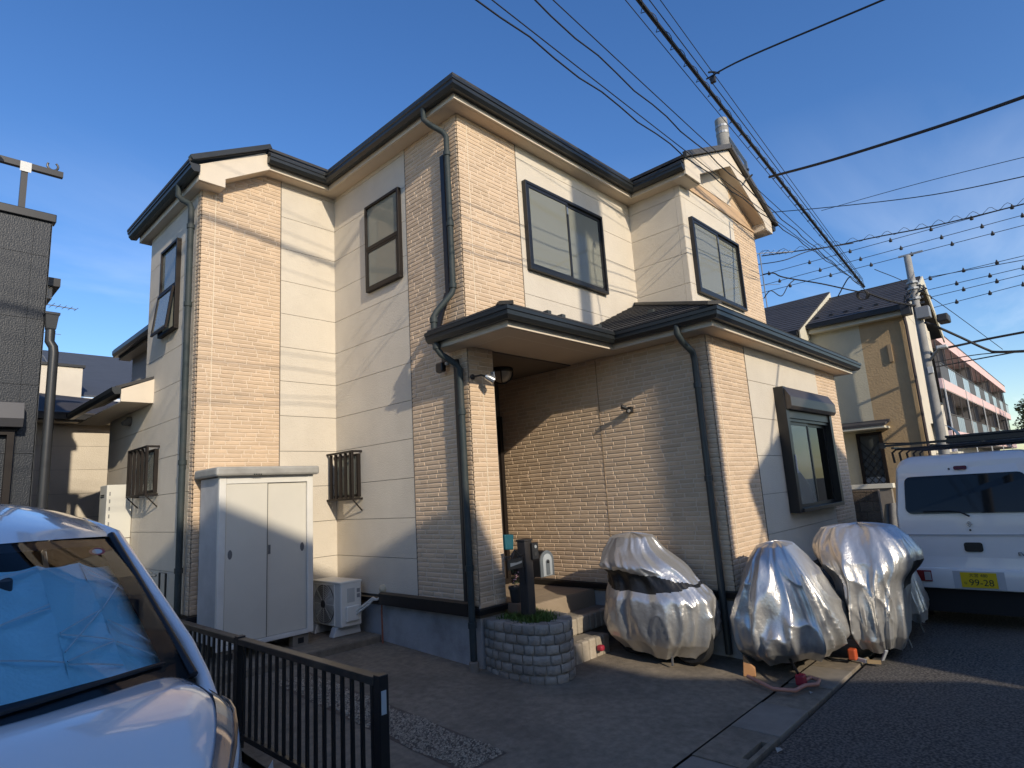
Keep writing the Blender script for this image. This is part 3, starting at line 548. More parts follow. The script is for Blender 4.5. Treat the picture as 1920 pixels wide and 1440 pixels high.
for k in range(7): MB().prism([(-.392, 2.36, .535)] + [(-.392, 2.36+.2*math.cos(k*.8976+t), .535+.2*math.sin(k*.8976+t)) for t in (0, .25, .5)], (-.004, 0, 0)).build('fan_blade', mat('fan_blade', (.2, .2, .19), .5), fg)
frame(MB(), 'A', -.387, 2.12, 2.6, .30, .77, .012, 0, .012).build('front_rim', ACW, AC)
sv = MB().box(-.33, 1.955, .34, -.15, 1.991, .52).build('valve_cover', ACW, AC, bevel=.015); MB().box(-.30, 1.985, .56, -.20, 1.99, .72).build('side_panel', mat('ac_grey', (.5, .5, .46), .5), AC, bevel=.004)
for z in (.66, .6): MB().box(-.17, 1.986, z, -.13, 1.9895, z+.045).build('rating_label', mat('label_grey', (.25, .25, .25), .6), AC)
for y in (2.08, 2.52): MB().prism([(-.44, y, .176), (-.06, y, .176), (-.08, y, .284), (-.40, y, .284)], (0, .10, 0)).build('plastic_foot', mat('foot_white', (.6, .6, .57), .6), AC, bevel=.01)
pw = mat('pipe_wrap', (.62, .60, .53), .6, bump=.3, bs=60)
for dz in (0, .035): MB().tube([(-.2, 1.975, .40+dz), (-.17, 1.92, .45+dz), (-.10, 1.84, .52+dz), (-.08, 1.78, .575+dz*.6), (-.07, 1.72, .575), (-.055, 1.66, .60)], .014, 8).build('refrigerant_pipe', pw, AC, auto=60)
MB().lathe([(.055, 0), (.055, .02), (.035, .045), (.0, .05)], (0, 1.67, .69), 16, (-1, 0, 0)).build('pipe_cap', mat('cap_beige', (.5, .43, .3), .6), AC, auto=50)
# ------------------------------------------------------------ planter of stone blocks with grass
PL = thing('planter', (.35, -.35, 0), 'rounded grey stone block planter in front of the porch pillar', 'planter')
out = [(.07, .02), (.03, -.10), (.0, -.28), (-.0, -.47), (.035, -.64), (.11, -.77), (.22, -.835), (.36, -.83), (.48, -.765), (.575, -.66), (.63, -.50), (.645, -.33), (.64, -.14)]
def smooth(pts, n):
    P = [Vector((*p, 0)) for p in pts]; o = []
    for i in range(len(P)-1):
        a, b, c, d = P[max(i-1, 0)], P[i], P[i+1], P[min(i+2, len(P)-1)]
        for k in range(n):
            t = k/n; o.append(.5*((2*b) + (c-a)*t + (2*a-5*b+4*c-d)*t*t + (3*b-a-3*c+d)*t**3))
    o.append(P[-1]); return o
oc = smooth(out, 12); ln = [0]
for a, b in zip(oc[:-1], oc[1:]): ln.append(ln[-1] + (b-a).length)
def at_len(s_):
    s_ = max(0, min(s_, ln[-1]-1e-6))
    for i in range(len(ln)-1):
        if ln[i+1] >= s_:
            t = (s_-ln[i])/max(1e-9, ln[i+1]-ln[i]); d = (oc[i+1]-oc[i]).normalized(); return oc[i].lerp(oc[i+1], t), Vector((d.y*-1, d.x, 0))*-1
mb = MB(); n_ = len(oc); zt_ = .49
ctr = Vector((.33, -.33, 0))
inn = [p.lerp(ctr, .02) for p in oc]; inn2 = [p.lerp(ctr, .30) for p in oc]
mb.add([(p.x, p.y, -.08) for p in inn] + [(p.x, p.y, zt_) for p in inn] + [(p.x, p.y, zt_) for p in inn2] + [(p.x, p.y, zt_-.07) for p in inn2], [(i, i+1, n_+i+1, n_+i) for i in range(n_-1)] + [(n_+i, n_+i+1, 2*n_+i+1, 2*n_+i) for i in range(n_-1)] + [(2*n_+i, 2*n_+i+1, 3*n_+i+1, 3*n_+i) for i in range(n_-1)])
mb.build('mortar_core', MORT, PL)
rp = random.Random(12); nrow = 6; hz = (zt_+.04)/nrow
for r in range(nrow):
    s_ = 0; f1 = True
    while s_ < ln[-1] - .02:
        L = rp.uniform(.10, .165)*(.6 if f1 and r % 2 else 1); f1 = False; e = min(ln[-1], s_+L)
        if ln[-1]-e < .05: e = ln[-1]
        top = r == nrow-1; za, zb_ = -.035+r*hz+.004, -.035+(r+1)*hz-.004 + (rp.uniform(0, .012) if top else 0); mb = MB(); A = []; B_ = []
        for k in range(5):
            p, nn = at_len(s_+.006 + (e-s_-.012)*k/4); bul = .008*(1-abs(k/2-1)**3)
            A.append((p + nn*(.004+bul), p - nn*(.16 if top else .02)))
        for zz, sh in ((za, -.006), (za+.012, .004), (zb_-.014, .005), (zb_, -.005)):
            for k, (po, pi) in enumerate(A):
                p, nn = at_len(s_+.006 + (e-s_-.012)*k/4); q = po + nn*sh; mb.v.append((q.x, q.y, zz + rp.uniform(-.003, .003)))
        m0 = len(mb.v)
        for (po, pi) in A: mb.v.append((pi.x, pi.y, zb_-.004))
        for (po, pi) in A: mb.v.append((pi.x, pi.y, za+.002))
        for j in range(3):
            for k in range(4): mb.f.append((j*5+k, j*5+k+1, (j+1)*5+k+1, (j+1)*5+k))
        for k in range(4): mb.f.append((15+k, 16+k, m0+k+1, m0+k)); mb.f.append((k+1, k, m0+5+k, m0+6+k))
        mb.f.append((0, 5, 10, 15, m0, m0+5)); mb.f.append((19, 14, 9, 4, m0+9, m0+4)); mb.m = [0]*len(mb.f)
        mb.build('stone', STONE, PL, auto=48); s_ = e
MB().add([(p.x, p.y, zt_-.06) for p in inn2], [tuple(range(n_))]).build('soil', mat('soil', (.05, .04, .03), .95, bump=1, bs=60), PL)
gr = MB(); rg = random.Random(4)
for i in range(2600):
    p = oc[rg.randrange(n_)].lerp(ctr, .26+.7*rg.random()**.7); p = Vector((p.x+rg.uniform(-.03, .03), p.y+rg.uniform(-.03, .03), zt_-.06)); a = rg.random()*6.283; l = rg.uniform(.06, .15); b_ = rg.uniform(.03, .11); d = Vector((math.cos(a), math.sin(a), 0)); s2 = Vector((-d.y, d.x, 0))*.004
    m1 = p + d*b_*.35 + Vector((0, 0, l*.65)); t_ = p + d*b_ + Vector((0, 0, l*.85))
    gr.add([p-s2, p+s2, m1+s2*.9, m1-s2*.9, t_], [(0, 1, 2, 3), (3, 2, 4)])
tag(gr.build('grass', mat('grass', (.075, .13, .02), .6, rnd=.7, var=.2, vs=20)), 'tufts of green mondo grass filling the stone planter', 'grass', kind='stuff')
# ------------------------------------------------------------ mailbox post with name sign, intercom and mailbox
WD = mat('dark_wood', (.030, .026, .024), .55, var=.5, vs=14, bump=.4, bs=30, sc3=(1, 1, .15))
MP = thing('mailbox_post', (.30, -.38, .42), 'black post carrying a silver fronted mailbox and a wrought iron sign', 'mailbox')
px_, py_ = .305, -.38
MB().box(px_-.055, py_-.055, .42, px_+.055, py_+.055, 1.235).build('post', WD, MP, bevel=.008); MB().box(px_-.062, py_-.062, 1.235, px_+.062, py_+.062, 1.255).build('post_cap', WD, MP, bevel=.004)
ic = MB().box(px_+.02, py_-.085, 1.05, px_+.115, py_-.056, 1.215).build('intercom', BLK, MP, bevel=.006); MB().lathe([(.018, 0), (.016, .004)], (px_+.07, py_-.0855, 1.175), 12, (0, -1, 0)).build('lens', mat('lens_grey', (.3, .32, .33), .2), ic); MB().box(px_+.045, py_-.088, 1.085, px_+.09, py_-.0855, 1.125).build('speaker_slot', mat('slot_dark', (.03, .03, .03), .7), ic)
def dome(xc, yc, zb_, wd, h, n=12): return [(xc-wd/2, yc, zb_)] + [(xc-wd/2*math.cos(math.pi*k/n), yc, zb_+h-wd/2+wd/2*math.sin(math.pi*k/n)) for k in range(n+1)] + [(xc+wd/2, yc, zb_)]
MB().prism(dome(.60, -.40, .855, .21, .255), (0, .42, 0)).build('mailbox_body', BLK, MP, auto=40)
dz = MB().prism(dome(.60, -.412, .852, .216, .261), (0, .011, 0)).build('mailbox_door', mat('door_pewter', (.20, .22, .23), .4, m=.6, var=.2, vs=8), MP)
MB().prism(dome(.60, -.418, .860, .14, .22), (0, .005, 0)).build('door_arch', mat('arch_pale', (.55, .58, .58), .4, m=.5), dz); MB().prism(dome(.60, -.424, .868, .055, .155), (0, .005, 0)).build('door_arch', mat('door_pewter'), dz); MB().lathe([(.018, 0), (.014, .012), (.006, .016)], (.60, -.425, 1.0), 10, (0, -1, 0)).build('door_knob', BLK, dz)
MB().bar((px_+.05, py_+.1, .80), (.56, py_+.1, .86), .02, .02).build('bracket', BLK, MP)
# wrought iron name sign to the left of the post
sg = MB().box(px_-.29, py_-.03, .985, px_-.065, py_-.018, 1.085).build('sign_frame', BLK, MP, bevel=.004); MB().prism([(px_-.255, py_-.033, 1.015), (px_-.09, py_-.033, 1.035), (px_-.085, py_-.033, 1.055), (px_-.16, py_-.033, 1.045), (px_-.255, py_-.033, 1.05)], (0, .002, 0)).build('sign_plate', mat('plate_pewter', (.45, .45, .43), .4, m=.5), sg)
ir = mat('wrought_iron', (.03, .028, .027), .45)
MB().tube([(px_-.30, py_-.024, 1.10), (px_-.24, py_-.024, 1.11), (px_-.175, py_-.024, 1.165), (px_-.11, py_-.024, 1.11), (px_-.06, py_-.024, 1.115)], .009, 6).build('scroll', ir, MP, auto=60); MB().tube([(px_-.225, py_-.024, 1.09), (px_-.175, py_-.024, 1.14), (px_-.125, py_-.024, 1.09)], .006, 6).build('scroll', ir, MP)
MB().tube([(px_-.06+.03*math.cos(t*.5)*(1-t*.05), py_-.024, 1.06+.035*math.sin(t*.5)*(1-t*.05)) for t in range(14)], .005, 6).build('scroll', ir, MP); MB().tube([(px_-.30+.02*math.cos(t*.5), py_-.024, 1.10+.02*math.sin(t*.5)) for t in range(10)], .006, 6).build('scroll', ir, MP)
MB().tube([(px_-.065, py_-.024, .985), (px_-.062, py_-.024, .85), (px_-.03, py_-.024, .75)], .007, 6).build('scroll', ir, MP)
# teal bag hung on the pillar edge, flower pot on a stand
tb = tag(MB().prism([(.40, -.02, 1.13), (.52, -.02, 1.12), (.535, -.02, 1.28), (.395, -.02, 1.29)], (0, .05, 0)).build('teal_basket', mat('teal', (.01, .09, .12), .4), bevel=.012), 'small teal basket hung at the porch pillar behind the sign', 'basket')
FP = thing('flower_pot', (.43, -.08, .52), 'dark flower pot with pink flowers standing by the porch pillar', 'flower pot')
MB().lathe([(.05, .0), (.055, .01), (.07, .13), (.078, .135), (.078, .16), (.068, .16), (.06, .14)], (.43, -.10, .60), 16).build('pot', mat('pot_dark', (.035, .033, .032), .6), FP, auto=40); MB().box(.36, -.17, .50, .50, -.03, .598).build('pot_stand', mat('stand_clay', (.22, .13, .08), .8), FP, bevel=.01)
pl = MB(); rg = random.Random(9)
for i in range(90):
    a = rg.random()*6.28; z = rg.uniform(.76, .95); r_ = rg.uniform(.01, .075); c_ = Vector((.43+r_*math.cos(a), -.10+r_*math.sin(a), z)); s_ = .012; d = Vector((rg.uniform(-1, 1), rg.uniform(-1, 1), rg.uniform(-.3, 1))).normalized(); e = d.orthogonal().normalized()
    pl.add([c_-d*s_, c_+e*s_*.6, c_+d*s_, c_-e*s_*.6], [(0, 1, 2, 3)], 0 if i % 4 else 1)
tag(pl.build('foliage', [mat('pot_leaf', (.03, .06, .02), .6), mat('petal', (.55, .32, .36), .6)], FP), kind='stuff')
# ------------------------------------------------------------ small lamps on the house
LP = thing('ceiling_lamp', (1.128, .593, 3.318), 'black round porch ceiling lamp with frosted glass bowl', 'lamp')
MB().lathe([(.14, 0), (.15, -.03), (.15, -.06), (.135, -.07)], (1.128, .593, 3.317), 24).build('base', BLK, LP, auto=40); MB().lathe([(.128, -.07), (.12, -.12), (.095, -.165), (.05, -.19), (.01, -.197)], (1.128, .593, 3.317), 24).build('glass_bowl', mat('bowl', (.4, .37, .32), .3), LP, auto=60)
for k in range(4): MB().tube([(1.128+r_*math.cos(k*1.5708+.7), .593+r_*math.sin(k*1.5708+.7), 3.317-z) for r_, z in ((.14, .06), (.135, .12), (.105, .17), (.05, .205), (.0, .212))], .009, 6).build('cage_rib', BLK, LP)
SL = thing('security_light', (.045, 0, 2.98), 'silver security light with round head on the porch pillar', 'light')
p = Vector((.045, -.008, 2.98)); MB().lathe([(.03, 0), (.03, .015), (.015, .02)], p, 14, (0, -1, 0)).build('mount', BLK, SL); MB().tube([p+Vector((0, -.02, 0)), p+Vector((.05, -.09, .01)), p+Vector((.07, -.13, -.01))], .011, 8).build('arm', BLK, SL)
h0 = p+Vector((.06, -.13, -.0)); MB().lathe([(.028, -.05), (.036, -.03), (.040, .02), (.045, .055), (.038, .06)], h0+Vector((.04, -.03, -.03)), 16, (.75, -.45, -.5)).build('head', mat('silver_head', (.62, .63, .63), .25, m=.85), SL, auto=50); MB().lathe([(.036, .0605), (.03, .063)], h0+Vector((.04, -.03, -.03)), 16, (.75, -.45, -.5)).build('lens', mat('lens_dark', (.05, .05, .05), .2), SL); MB().bar(h0+Vector((.08, -.05, -.03)), h0+Vector((.07, -.05, .04)), .05, .012).build('sensor_fin', mat('silver_head'), SL)
WL = thing('wall_light', (XG, -.825, 2.6), 'small black twin spotlight on the brick porch wall', 'light')
MB().lathe([(.035, 0), (.035, .02)], (XG-.006, -.825, 2.60), 14, (-1, 0, 0)).build('mount', BLK, WL); MB().box(XG-.075, -.88, 2.57, XG-.027, -.80, 2.64).build('lamp_body', BLK, WL, bevel=.01); MB().lathe([(.018, -.04), (.03, .03), (.026, .032)], (XG-.11, -.80, 2.635), 12, (-.6, .5, .3)).build('lamp_head', BLK, WL); MB().lathe([(.02, 0), (.018, .008)], (XG-.077, -.845, 2.59), 12, (-1, 0, 0)).build('sensor', mat('bowl'), WL)
FL = thing('floodlight', (-.02, .34, 3.2), 'black sensor floodlight tucked below the porch eave', 'light')
MB().box(-.06, .30, 3.17, -.006, .37, 3.25).build('mount', BLK, FL, bevel=.006); MB().box(-.13, .28, 3.08, -.062, .40, 3.19).build('lamp_body', BLK, FL, bevel=.02); MB().lathe([(.02, 0), (.02, .04), (.01, .05)], (-.10, .24, 3.16), 12, (-.3, -1, -.2)).build('sensor', mat('grey_plastic', (.3, .31, .31), .5), FL)
vp = on('x', -W_, 246, 790); VL = thing('wall_vent', (vp.x, vp.y, vp.z), 'round dark vent hood high on the west wall of the wing', 'vent')
MB().lathe([(.07, 0), (.07, .02), (.06, .05)], (vp.x-.004, vp.y, vp.z), 16, (-1, 0, 0)).build('flange', mat('vent_grey', (.12, .11, .1), .5), VL); MB().prism([(vp.x-.03, vp.y-.06, vp.z+.06), (vp.x-.12, vp.y-.06, vp.z-.02), (vp.x-.10, vp.y-.06, vp.z-.06), (vp.x-.03, vp.y-.06, vp.z-.06)], (0, .12, 0)).build('hood', mat('vent_grey'), VL, bevel=.01)
# ------------------------------------------------------------ fence between the lots
FN = thing('fence', (-2.31, .4, 0), 'low black metal picket fence between the drive and the parked car', 'fence')
fx, ft, fb_ = -2.315, .785, .10
def fence_run(y0, y1):
    for y in (y0, y1): pass
for y in (-1.68, .16, 2.0): MB().box(fx-.03, y-.03, -.08, fx+.03, y+.03, ft+.012).build('post', BLK, FN, bevel=.004)
for a, b in ((-1.65, .13), (.19, 1.97)):
    MB().box(fx-.032, a, ft-.045, fx+.032, b, ft).build('top_rail', mat('rail_worn', (.03, .027, .024), .45, var=.6, vs=6, dirt=((.16, .12, .08), .5), ds=5), FN, bevel=.005); MB().box(fx-.02, a, fb_, fx+.02, b, fb_+.035).build('bottom_rail', BLK, FN, bevel=.003)
    n = 17
    for k in range(n): y = a + (b-a)*(k+.5)/n; MB().box(fx-.008, y-.0125, fb_+.035, fx+.008, y+.0125, ft-.045).build('picket', BLK, FN)
MB().box(fx+.0302, -1.70, .60, fx+.032, -1.665, .70).build('reflector', mat('reflector', (.45, .5, .52), .3), FN); MB().box(fx-.02, -1.7125, .60, fx+.012, -1.7105, .72).build('reflector', mat('reflector'), FN)
# ------------------------------------------------------------ water heater, tap and bent pipes on the west side
WH = thing('water_heater', (-1.95, 5.3, 1.0), 'tall white gas water heater box beyond the wing', 'water heater')
y0 = 4.98; MB().box(-2.13, y0, 1.05, -1.826, y0+.36, 2.165).build('body', mat('heater_white', (.62, .6, .52), .5, var=.05), WH, bevel=.01); MB().box(-2.135, y0-.003, 1.44, -1.82, y0-.0005, 1.45).build('seam', JOINT, WH)
for k in range(5): MB().box(-2.1, y0-.003, 1.62+.10*k, -2.085, y0-.0005, 1.67+.10*k).build('vent_slot', mat('slot_grey', (.2, .2, .19), .6), WH)
for k in range(2): MB().box(-2.134, y0+.12, 2.0+.025*k, -2.1305, y0+.3, 2.015+.025*k).build('exhaust_slot', BLK, WH)
def bent(name, pts, r, m_, label, cat, grp=None): return tag(MB().tube(pts, r, 8).build(name, m_, auto=60), label, cat, grp)
q = on('x', -1.95, 238, 1008); bent('bicycle_stand', [(-2.0, q.y+.35, 0), (-2.0, q.y+.35, q.z-.06), (-2.0, q.y+.30, q.z), (-2.0, q.y, q.z), (-2.0, q.y-.06, q.z-.05), (-2.0, q.y-.08, 0)], .022, BLK, 'black bent pipe stand beside the west wall', 'stand')
q = on('x', -1.9, 310, 1075); bent('water_pipe', [(-1.9, q.y+.20, .0), (-1.9, q.y+.20, q.z), (-1.9, q.y-.02, q.z), (-1.9, q.y-.03, .0)], .012, BLK, 'thin black pipe loop on the wing wall beside the downpipe', 'pipe')
TP = thing('water_tap', (-1.98, q.y+.30, q.z-.12), 'metal water tap on the west wall near the fence', 'tap'); tp = Vector((-1.93, q.y+.22, q.z-.03)); MB().tube([tp, tp+Vector((-.03, .06, .0)), tp+Vector((-.05, .10, -.03)), tp+Vector((-.05, .11, -.10))], .012, 8).build('spout', STEEL, TP, auto=60); MB().bar(tp+Vector((-.03, .04, .03)), tp+Vector((-.05, .10, .05)), .02, .008).build('handle', STEEL, TP)
# ------------------------------------------------------------ covered scooters
def tyre_wheel(parent, c, ax, r=.24, wd=.10, hub=STEEL):
    t = MB().lathe([(r*.62, -wd*.4), (r*.9, -wd*.5), (r, -wd*.25), (r, wd*.25), (r*.9, wd*.5), (r*.62, wd*.4)], c, 24, ax).build('wheel', RUB, parent, auto=45)
    MB().lathe([(r*.61, -wd*.3), (r*.56, -wd*.44), (r*.2, -wd*.40), (.03, -wd*.52)], c, 20, ax).build('rim', hub, t, auto=45); MB().lathe([(.03, wd*.52), (r*.2, wd*.40), (r*.56, wd*.44), (r*.61, wd*.3)], c, 20, ax).build('rim', hub, t, auto=45); return t
def scooter(B, e2, rings, seed, label, folds, band=None, lift=.0, hem=.05, tuck=1.0):
    """B base point, e2 the scooter's axis; rings (z, centre across, half across, centre along, half along)"""
    B = Vector(B); e2 = Vector(e2).normalized(); e1 = Vector((e2.y, -e2.x, 0)); T = thing('covered_scooter', B, label, 'scooter', 'scooters under silver covers')
    NU, NV = 170, 130; zs = [r[0] for r in rings]
    def ring(z):
        n = len(rings); i = 0
        while i < n-2 and rings[i+1][0] < z: i += 1
        a, b = rings[i], rings[i+1]; t = max(0, min(1, (z-a[0])/(b[0]-a[0]))); pa, pb = rings[max(i-1, 0)], rings[min(i+2, n-1)]; o = []
        for k in range(1, 5):
            h = b[0]-a[0]; m0 = (b[k]-pa[k])/max(.01, b[0]-pa[0])*h; m1 = (pb[k]-a[k])/max(.01, pb[0]-a[0])*h
            o.append((2*t**3-3*t*t+1)*a[k] + (t**3-2*t*t+t)*m0 + (-2*t**3+3*t*t)*b[k] + (t**3-t*t)*m1)
        return o
    zt0, zb0 = rings[-1][0], rings[0][0]; sv = seed*13.7
    def fn(u, v):
        th = 2*math.pi*u; vv = min(1, v/.90); z = zb0 + (zt0-zb0)*vv; c1, h1, c2, h2 = ring(z)
        k = 1.0
        if v > .90: k = max(0.0, 1-(v-.90)/.10); z += .035*(1-k*k)
        down = 1-vv; n1 = noise.noise(Vector((math.cos(th)*1.6+sv, math.sin(th)*1.6, z*.9))); n2 = noise.noise(Vector((math.cos(th)*4+sv, math.sin(th)*4, z*1.6+3)))
        ph = th + .55*n1 + (z-.5)*.35*math.sin(2*th+sv)
        pl = 0
        for (kk, a_, p_) in folds: pl += a_*(1-abs(math.sin(kk*ph*.5+p_+.55*n2)))**2.0
        amp = (.35+.85*down)*(.85+.5*n1)
        n3 = noise.noise(Vector((math.cos(th)*7+sv, math.sin(th)*7, z*5))); n4 = noise.noise(Vector((math.cos(th)*16, math.sin(th)*16+sv, z*11)))
        f_ = 1 + (pl-.05)*amp + .05*n2*(.5+down) + .017*n3 + .006*n4
        rg_ = (1-abs(noise.noise(Vector((math.cos(th)*2.6+sv+z*1.1, math.sin(th)*2.6, z*2.4)))))**9; f_ += .045*rg_ - .012
        f_ *= 1 - .16*max(0, 1-vv*9)*tuck            # gathered hem
        ex = .82
        cx_, sy_ = math.cos(th), math.sin(th); cx_ = math.copysign(abs(cx_)**ex, cx_); sy_ = math.copysign(abs(sy_)**ex, sy_)
        zz = z + (hem*math.sin(th*1.0+seed)+.03*n1+.02*math.sin(5*th))*down**3 + .02*n2
        p = B + e1*(c1 + h1*cx_*f_*k) + e2*(c2 + h2*sy_*f_*k); return (p.x, p.y, B.z + max(.035, zz))
    g = MB().grid(fn, NU, NV, True); g.v.append(fn(0, 1)); main, blk = MB(), MB(); main.v = g.v; blk.v = g.v
    for j in range(NV):
        for i in range(NU):
            q = g.f[j*NU+i]
            if band and band(2*math.pi*(i+.5)/NU, zb0+(zt0-zb0)*min(1, (j+.5)/NV/.90)): blk.f.append(q); blk.m.append(0)
            else: main.f.append(q); main.m.append(0)
    o = main.build('cover', SILV, T, smooth=True)
    if blk.f: blk.build('black_panel', BLKC, o, smooth=True)
    tyre_wheel(T, B+e2*.42+Vector((0, 0, .245+lift)), e1); tyre_wheel(T, B-e2*.26+Vector((0, 0, .245+lift)), e1)
    MB().bar(B+e2*.45+Vector((0, 0, .30)), B-e2*.35+Vector((0, 0, .30)), .2, .16).build('frame', BLK, T, bevel=.02)
    MB().tube([B+e1*.12+e2*.1+Vector((0, 0, .28)), B+e1*.20+e2*.05+Vector((0, 0, .012))], .010, 6).build('side_stand', mat('stand_dark', (.08, .08, .08), .4), T); MB().tube([B-e1*.10-e2*.1+Vector((0, 0, .28)), B-e1*.2-e2*.16+Vector((0, 0, .02))], .012, 6).build('center_stand', mat('stand_dark', (.08, .08, .08), .4), T)
    return T, B, e1, e2
F1 = [(7, .15, .3), (11, .08, 1.1)]; F2 = [(8, .17, .0), (13, .09, 2.0)]
S1, b, e1, e2 = scooter((1.40, -1.27, -.04), (.06, 1, 0), [(.13, .02, .27, .10, .46), (.34, .0, .35, .08, .58), (.62, .0, .37, .06, .58), (.74, .0, .31, .10, .52), (.86, .0, .30, .16, .46), (.94, 0, .35, .24, .44), (1.08, .0, .27, .33, .33), (1.22, .0, .17, .34, .24)], 1,
    'silver covered scooter with a black band, beside the brick porch wall', F1, lambda th, z: abs(z-.80-.03*math.sin(th)) < .015+.085*max(0, min(1, .15-.75*math.cos(th)+.35*math.sin(th))))
S2, b2, f1, f2 = scooter((2.18, -2.27, -.06), (1, .04, 0), [(.07, .02, .36, -.06, .66), (.28, .02, .44, -.10, .74), (.55, .0, .42, -.13, .68), (.80, .0, .33, -.20, .54), (1.0, .0, .23, -.26, .40), (1.12, .0, .15, -.28, .26)], 2,
    'silver covered scooter in front of the house corner with a pink wheel lock', F2)
S3, b3, g1, g2 = scooter((3.02, -2.86, -.08), (1, .10, 0), [(.05, -.02, .20, -.12, .55), (.30, -.03, .25, -.12, .58), (.60, -.03, .30, -.13, .58), (.74, -.02, .33, -.14, .56), (.86, -.02, .42, -.17, .50), (.98, -.03, .46, -.2, .42), (1.12, -.06, .42, -.24, .30), (1.24, -.07, .33, -.25, .18)], 3,
    'silver covered scooter with wide handlebars, behind the white van', F1, lambda th, z: .66 < z < .92 and (abs(math.sin(th)) < .36 or False))
S4, b4, h1, h2 = scooter((3.75, -2.84, -.08), (1, .06, 0), [(.24, .05, .24, .0, .50), (.42, .03, .22, .0, .52), (.70, -.02, .21, .0, .5), (.90, -.04, .20, .0, .40), (1.0, -.05, .14, .0, .26)], 5,
    'silver covered scooter half hidden between another scooter and the van', F2)
PINK = mat('lock_pink', (.50, .23, .16), .45, var=.15); REDL = mat('lock_red', (.30, .02, .04), .5)
WK = thing('wheel_lock', (1.55, -2.35, -.08), 'pink bar lock with a red padlock at the front wheel of a scooter', 'lock')
L0 = on('z', -.05, 1410, 1270)
def gp(px, py, z): return on('z', z, px, py)
MB().tube([gp(1402, 1268, -.02), gp(1450, 1292, -.05), gp(1490, 1295, -.05), gp(1510, 1285, -.05), gp(1533, 1283, -.04), gp(1536, 1275, -.04), gp(1520, 1270, -.03), gp(1505, 1278, -.04)], .017, 8).build('bar', PINK, WK, auto=60)
p = gp(1404, 1266, -.06); MB().prism([(p.x-.03, p.y+.04, -.07), (p.x+.02, p.y-.06, -.07), (p.x+.02, p.y-.06, .0), (p.x-.03, p.y+.02, .12)], (.05, .02, 0)).build('bracket', mat('lock_tan', (.42, .22, .10), .5), WK, bevel=.006)
p = gp(1502, 1268, 0); MB().box(p.x-.05, p.y-.035, -.07, p.x+.04, p.y+.04, .02).build('padlock', REDL, WK, bevel=.015)
MB().tube([gp(1496, 1262, .05), gp(1475, 1225, .12), gp(1462, 1190, .25)], .012, 6).build('cable', BLK, WK)
CK = thing('chain_lock', (2.1, -2.8, -.08), 'orange and grey lock bar lying below the wide handlebar scooter', 'lock')
MB().bar(gp(1593, 1232, -.05), gp(1625, 1240, -.06), .03, .03).build('bar', mat('lock_grey', (.4, .42, .45), .4), CK); MB().bar(gp(1626, 1240, -.06), gp(1652, 1242, -.06), .03, .03).build('bar', mat('lock_tan2', (.42, .30, .16), .5), CK); p = gp(1597, 1222, .02); MB().box(p.x-.04, p.y-.04, -.05, p.x+.04, p.y+.03, .05).build('padlock', mat('lock_orange', (.5, .09, .03), .5), CK, bevel=.012)
MB().tube([gp(1545, 1228, -.06), gp(1560, 1238, -.075), gp(1590, 1240, -.075), gp(1605, 1232, -.06)], .008, 6).build('cable', BLK, CK)
MB().bar(gp(1655, 1238, -.05), gp(1662, 1220, .05), .03, .012).build('strap', mat('lock_grey'), CK)
tag(MB().box(1.03, -.70, .05, 1.10, -.63, .11).build('padlock', REDL, bevel=.02), 'red lock hanging at the hem of the black banded scooter cover', 'lock')
# ------------------------------------------------------------ the white van
VN = thing('van', (6.1, -3.55, -.1), 'white kei van with black roof rack and yellow plate parked at the roadside', 'van')
VW = mat('van_white', (.80, .80, .79), .32, coat=.5, var=.03, vs=2); VX, VY, VB = 4.40, -3.55, -.1
def vsec(hw, zb, zt, rr_, tum):       # rounded van section, half width hw at the waist
    pts = [(-hw*.96, zb), (-hw, zb+.12), (-hw, .95), (-hw*.985, 1.2)]
    for k in range(7): a = math.pi/2*k/6; pts.append((-(hw-tum) + rr_ - rr_*math.cos(a) , zt - rr_ + rr_*math.sin(a)))
    return pts + [(-x, z) for x, z in reversed(pts)]
secs = [(0.0, .70, .34, 1.72, .15, .055), (.03, .725, .32, 1.79, .15, .055), (.12, .7375, .30, 1.845, .16, .055), (.5, .7375, .26, 1.865, .16, .055), (2.6, .7375, .26, 1.86, .16, .055), (2.95, .7375, .26, 1.70, .2, .06), (3.2, .725, .28, 1.15, .2, .04), (3.38, .68, .30, .95, .2, .02)]
bd = MB(); P0 = None; ns = 0
for (dx, hw, zb, zt, rr_, tum) in secs:
    s_ = vsec(hw, zb, zt, rr_, tum); ns = len(s_)
    for (y, z) in s_:
        lean = .16*max(0, (z-1.15)/.7)**1.4 if dx < .2 else 0
        bd.v.append((VX+dx+lean, VY+y, z+VB+.1-.0))
for i in range(len(secs)-1):
    for j in range(ns-1): bd.f.append((i*ns+j, i*ns+j+1, (i+1)*ns+j+1, (i+1)*ns+j))
    bd.f.append((i*ns+ns-1, i*ns, (i+1)*ns, (i+1)*ns+ns-1))
half = ns//2
for j in range(half-1): bd.f.append((j, ns-1-j, ns-2-j, j+1))
bd.f.append(tuple((len(secs)-1)*ns+j for j in range(ns))); bd.m = [0]*len(bd.f)
body = bd.build('body', VW, VN, auto=38)
def rx(z, o=0): return VX + .16*max(0, (z-1.15)/.7)**1.4 - o
def rpanel(name, pts, m_, par=VN, o=.004, t=.012, bev=.004):
    mb = MB(); n = len(pts); mb.v = [(rx(z, o), VY+y, z) for y, z in pts] + [(rx(z, o)+t, VY+y, z) for y, z in pts]; mb.f = [tuple(range(n)), tuple(range(n, 2*n))[::-1]] + [(i, (i+1) % n, n+(i+1) % n, n+i) for i in range(n)]; mb.m = [0]*len(mb.f)
    return mb.build(name, m_, par, bevel=bev)
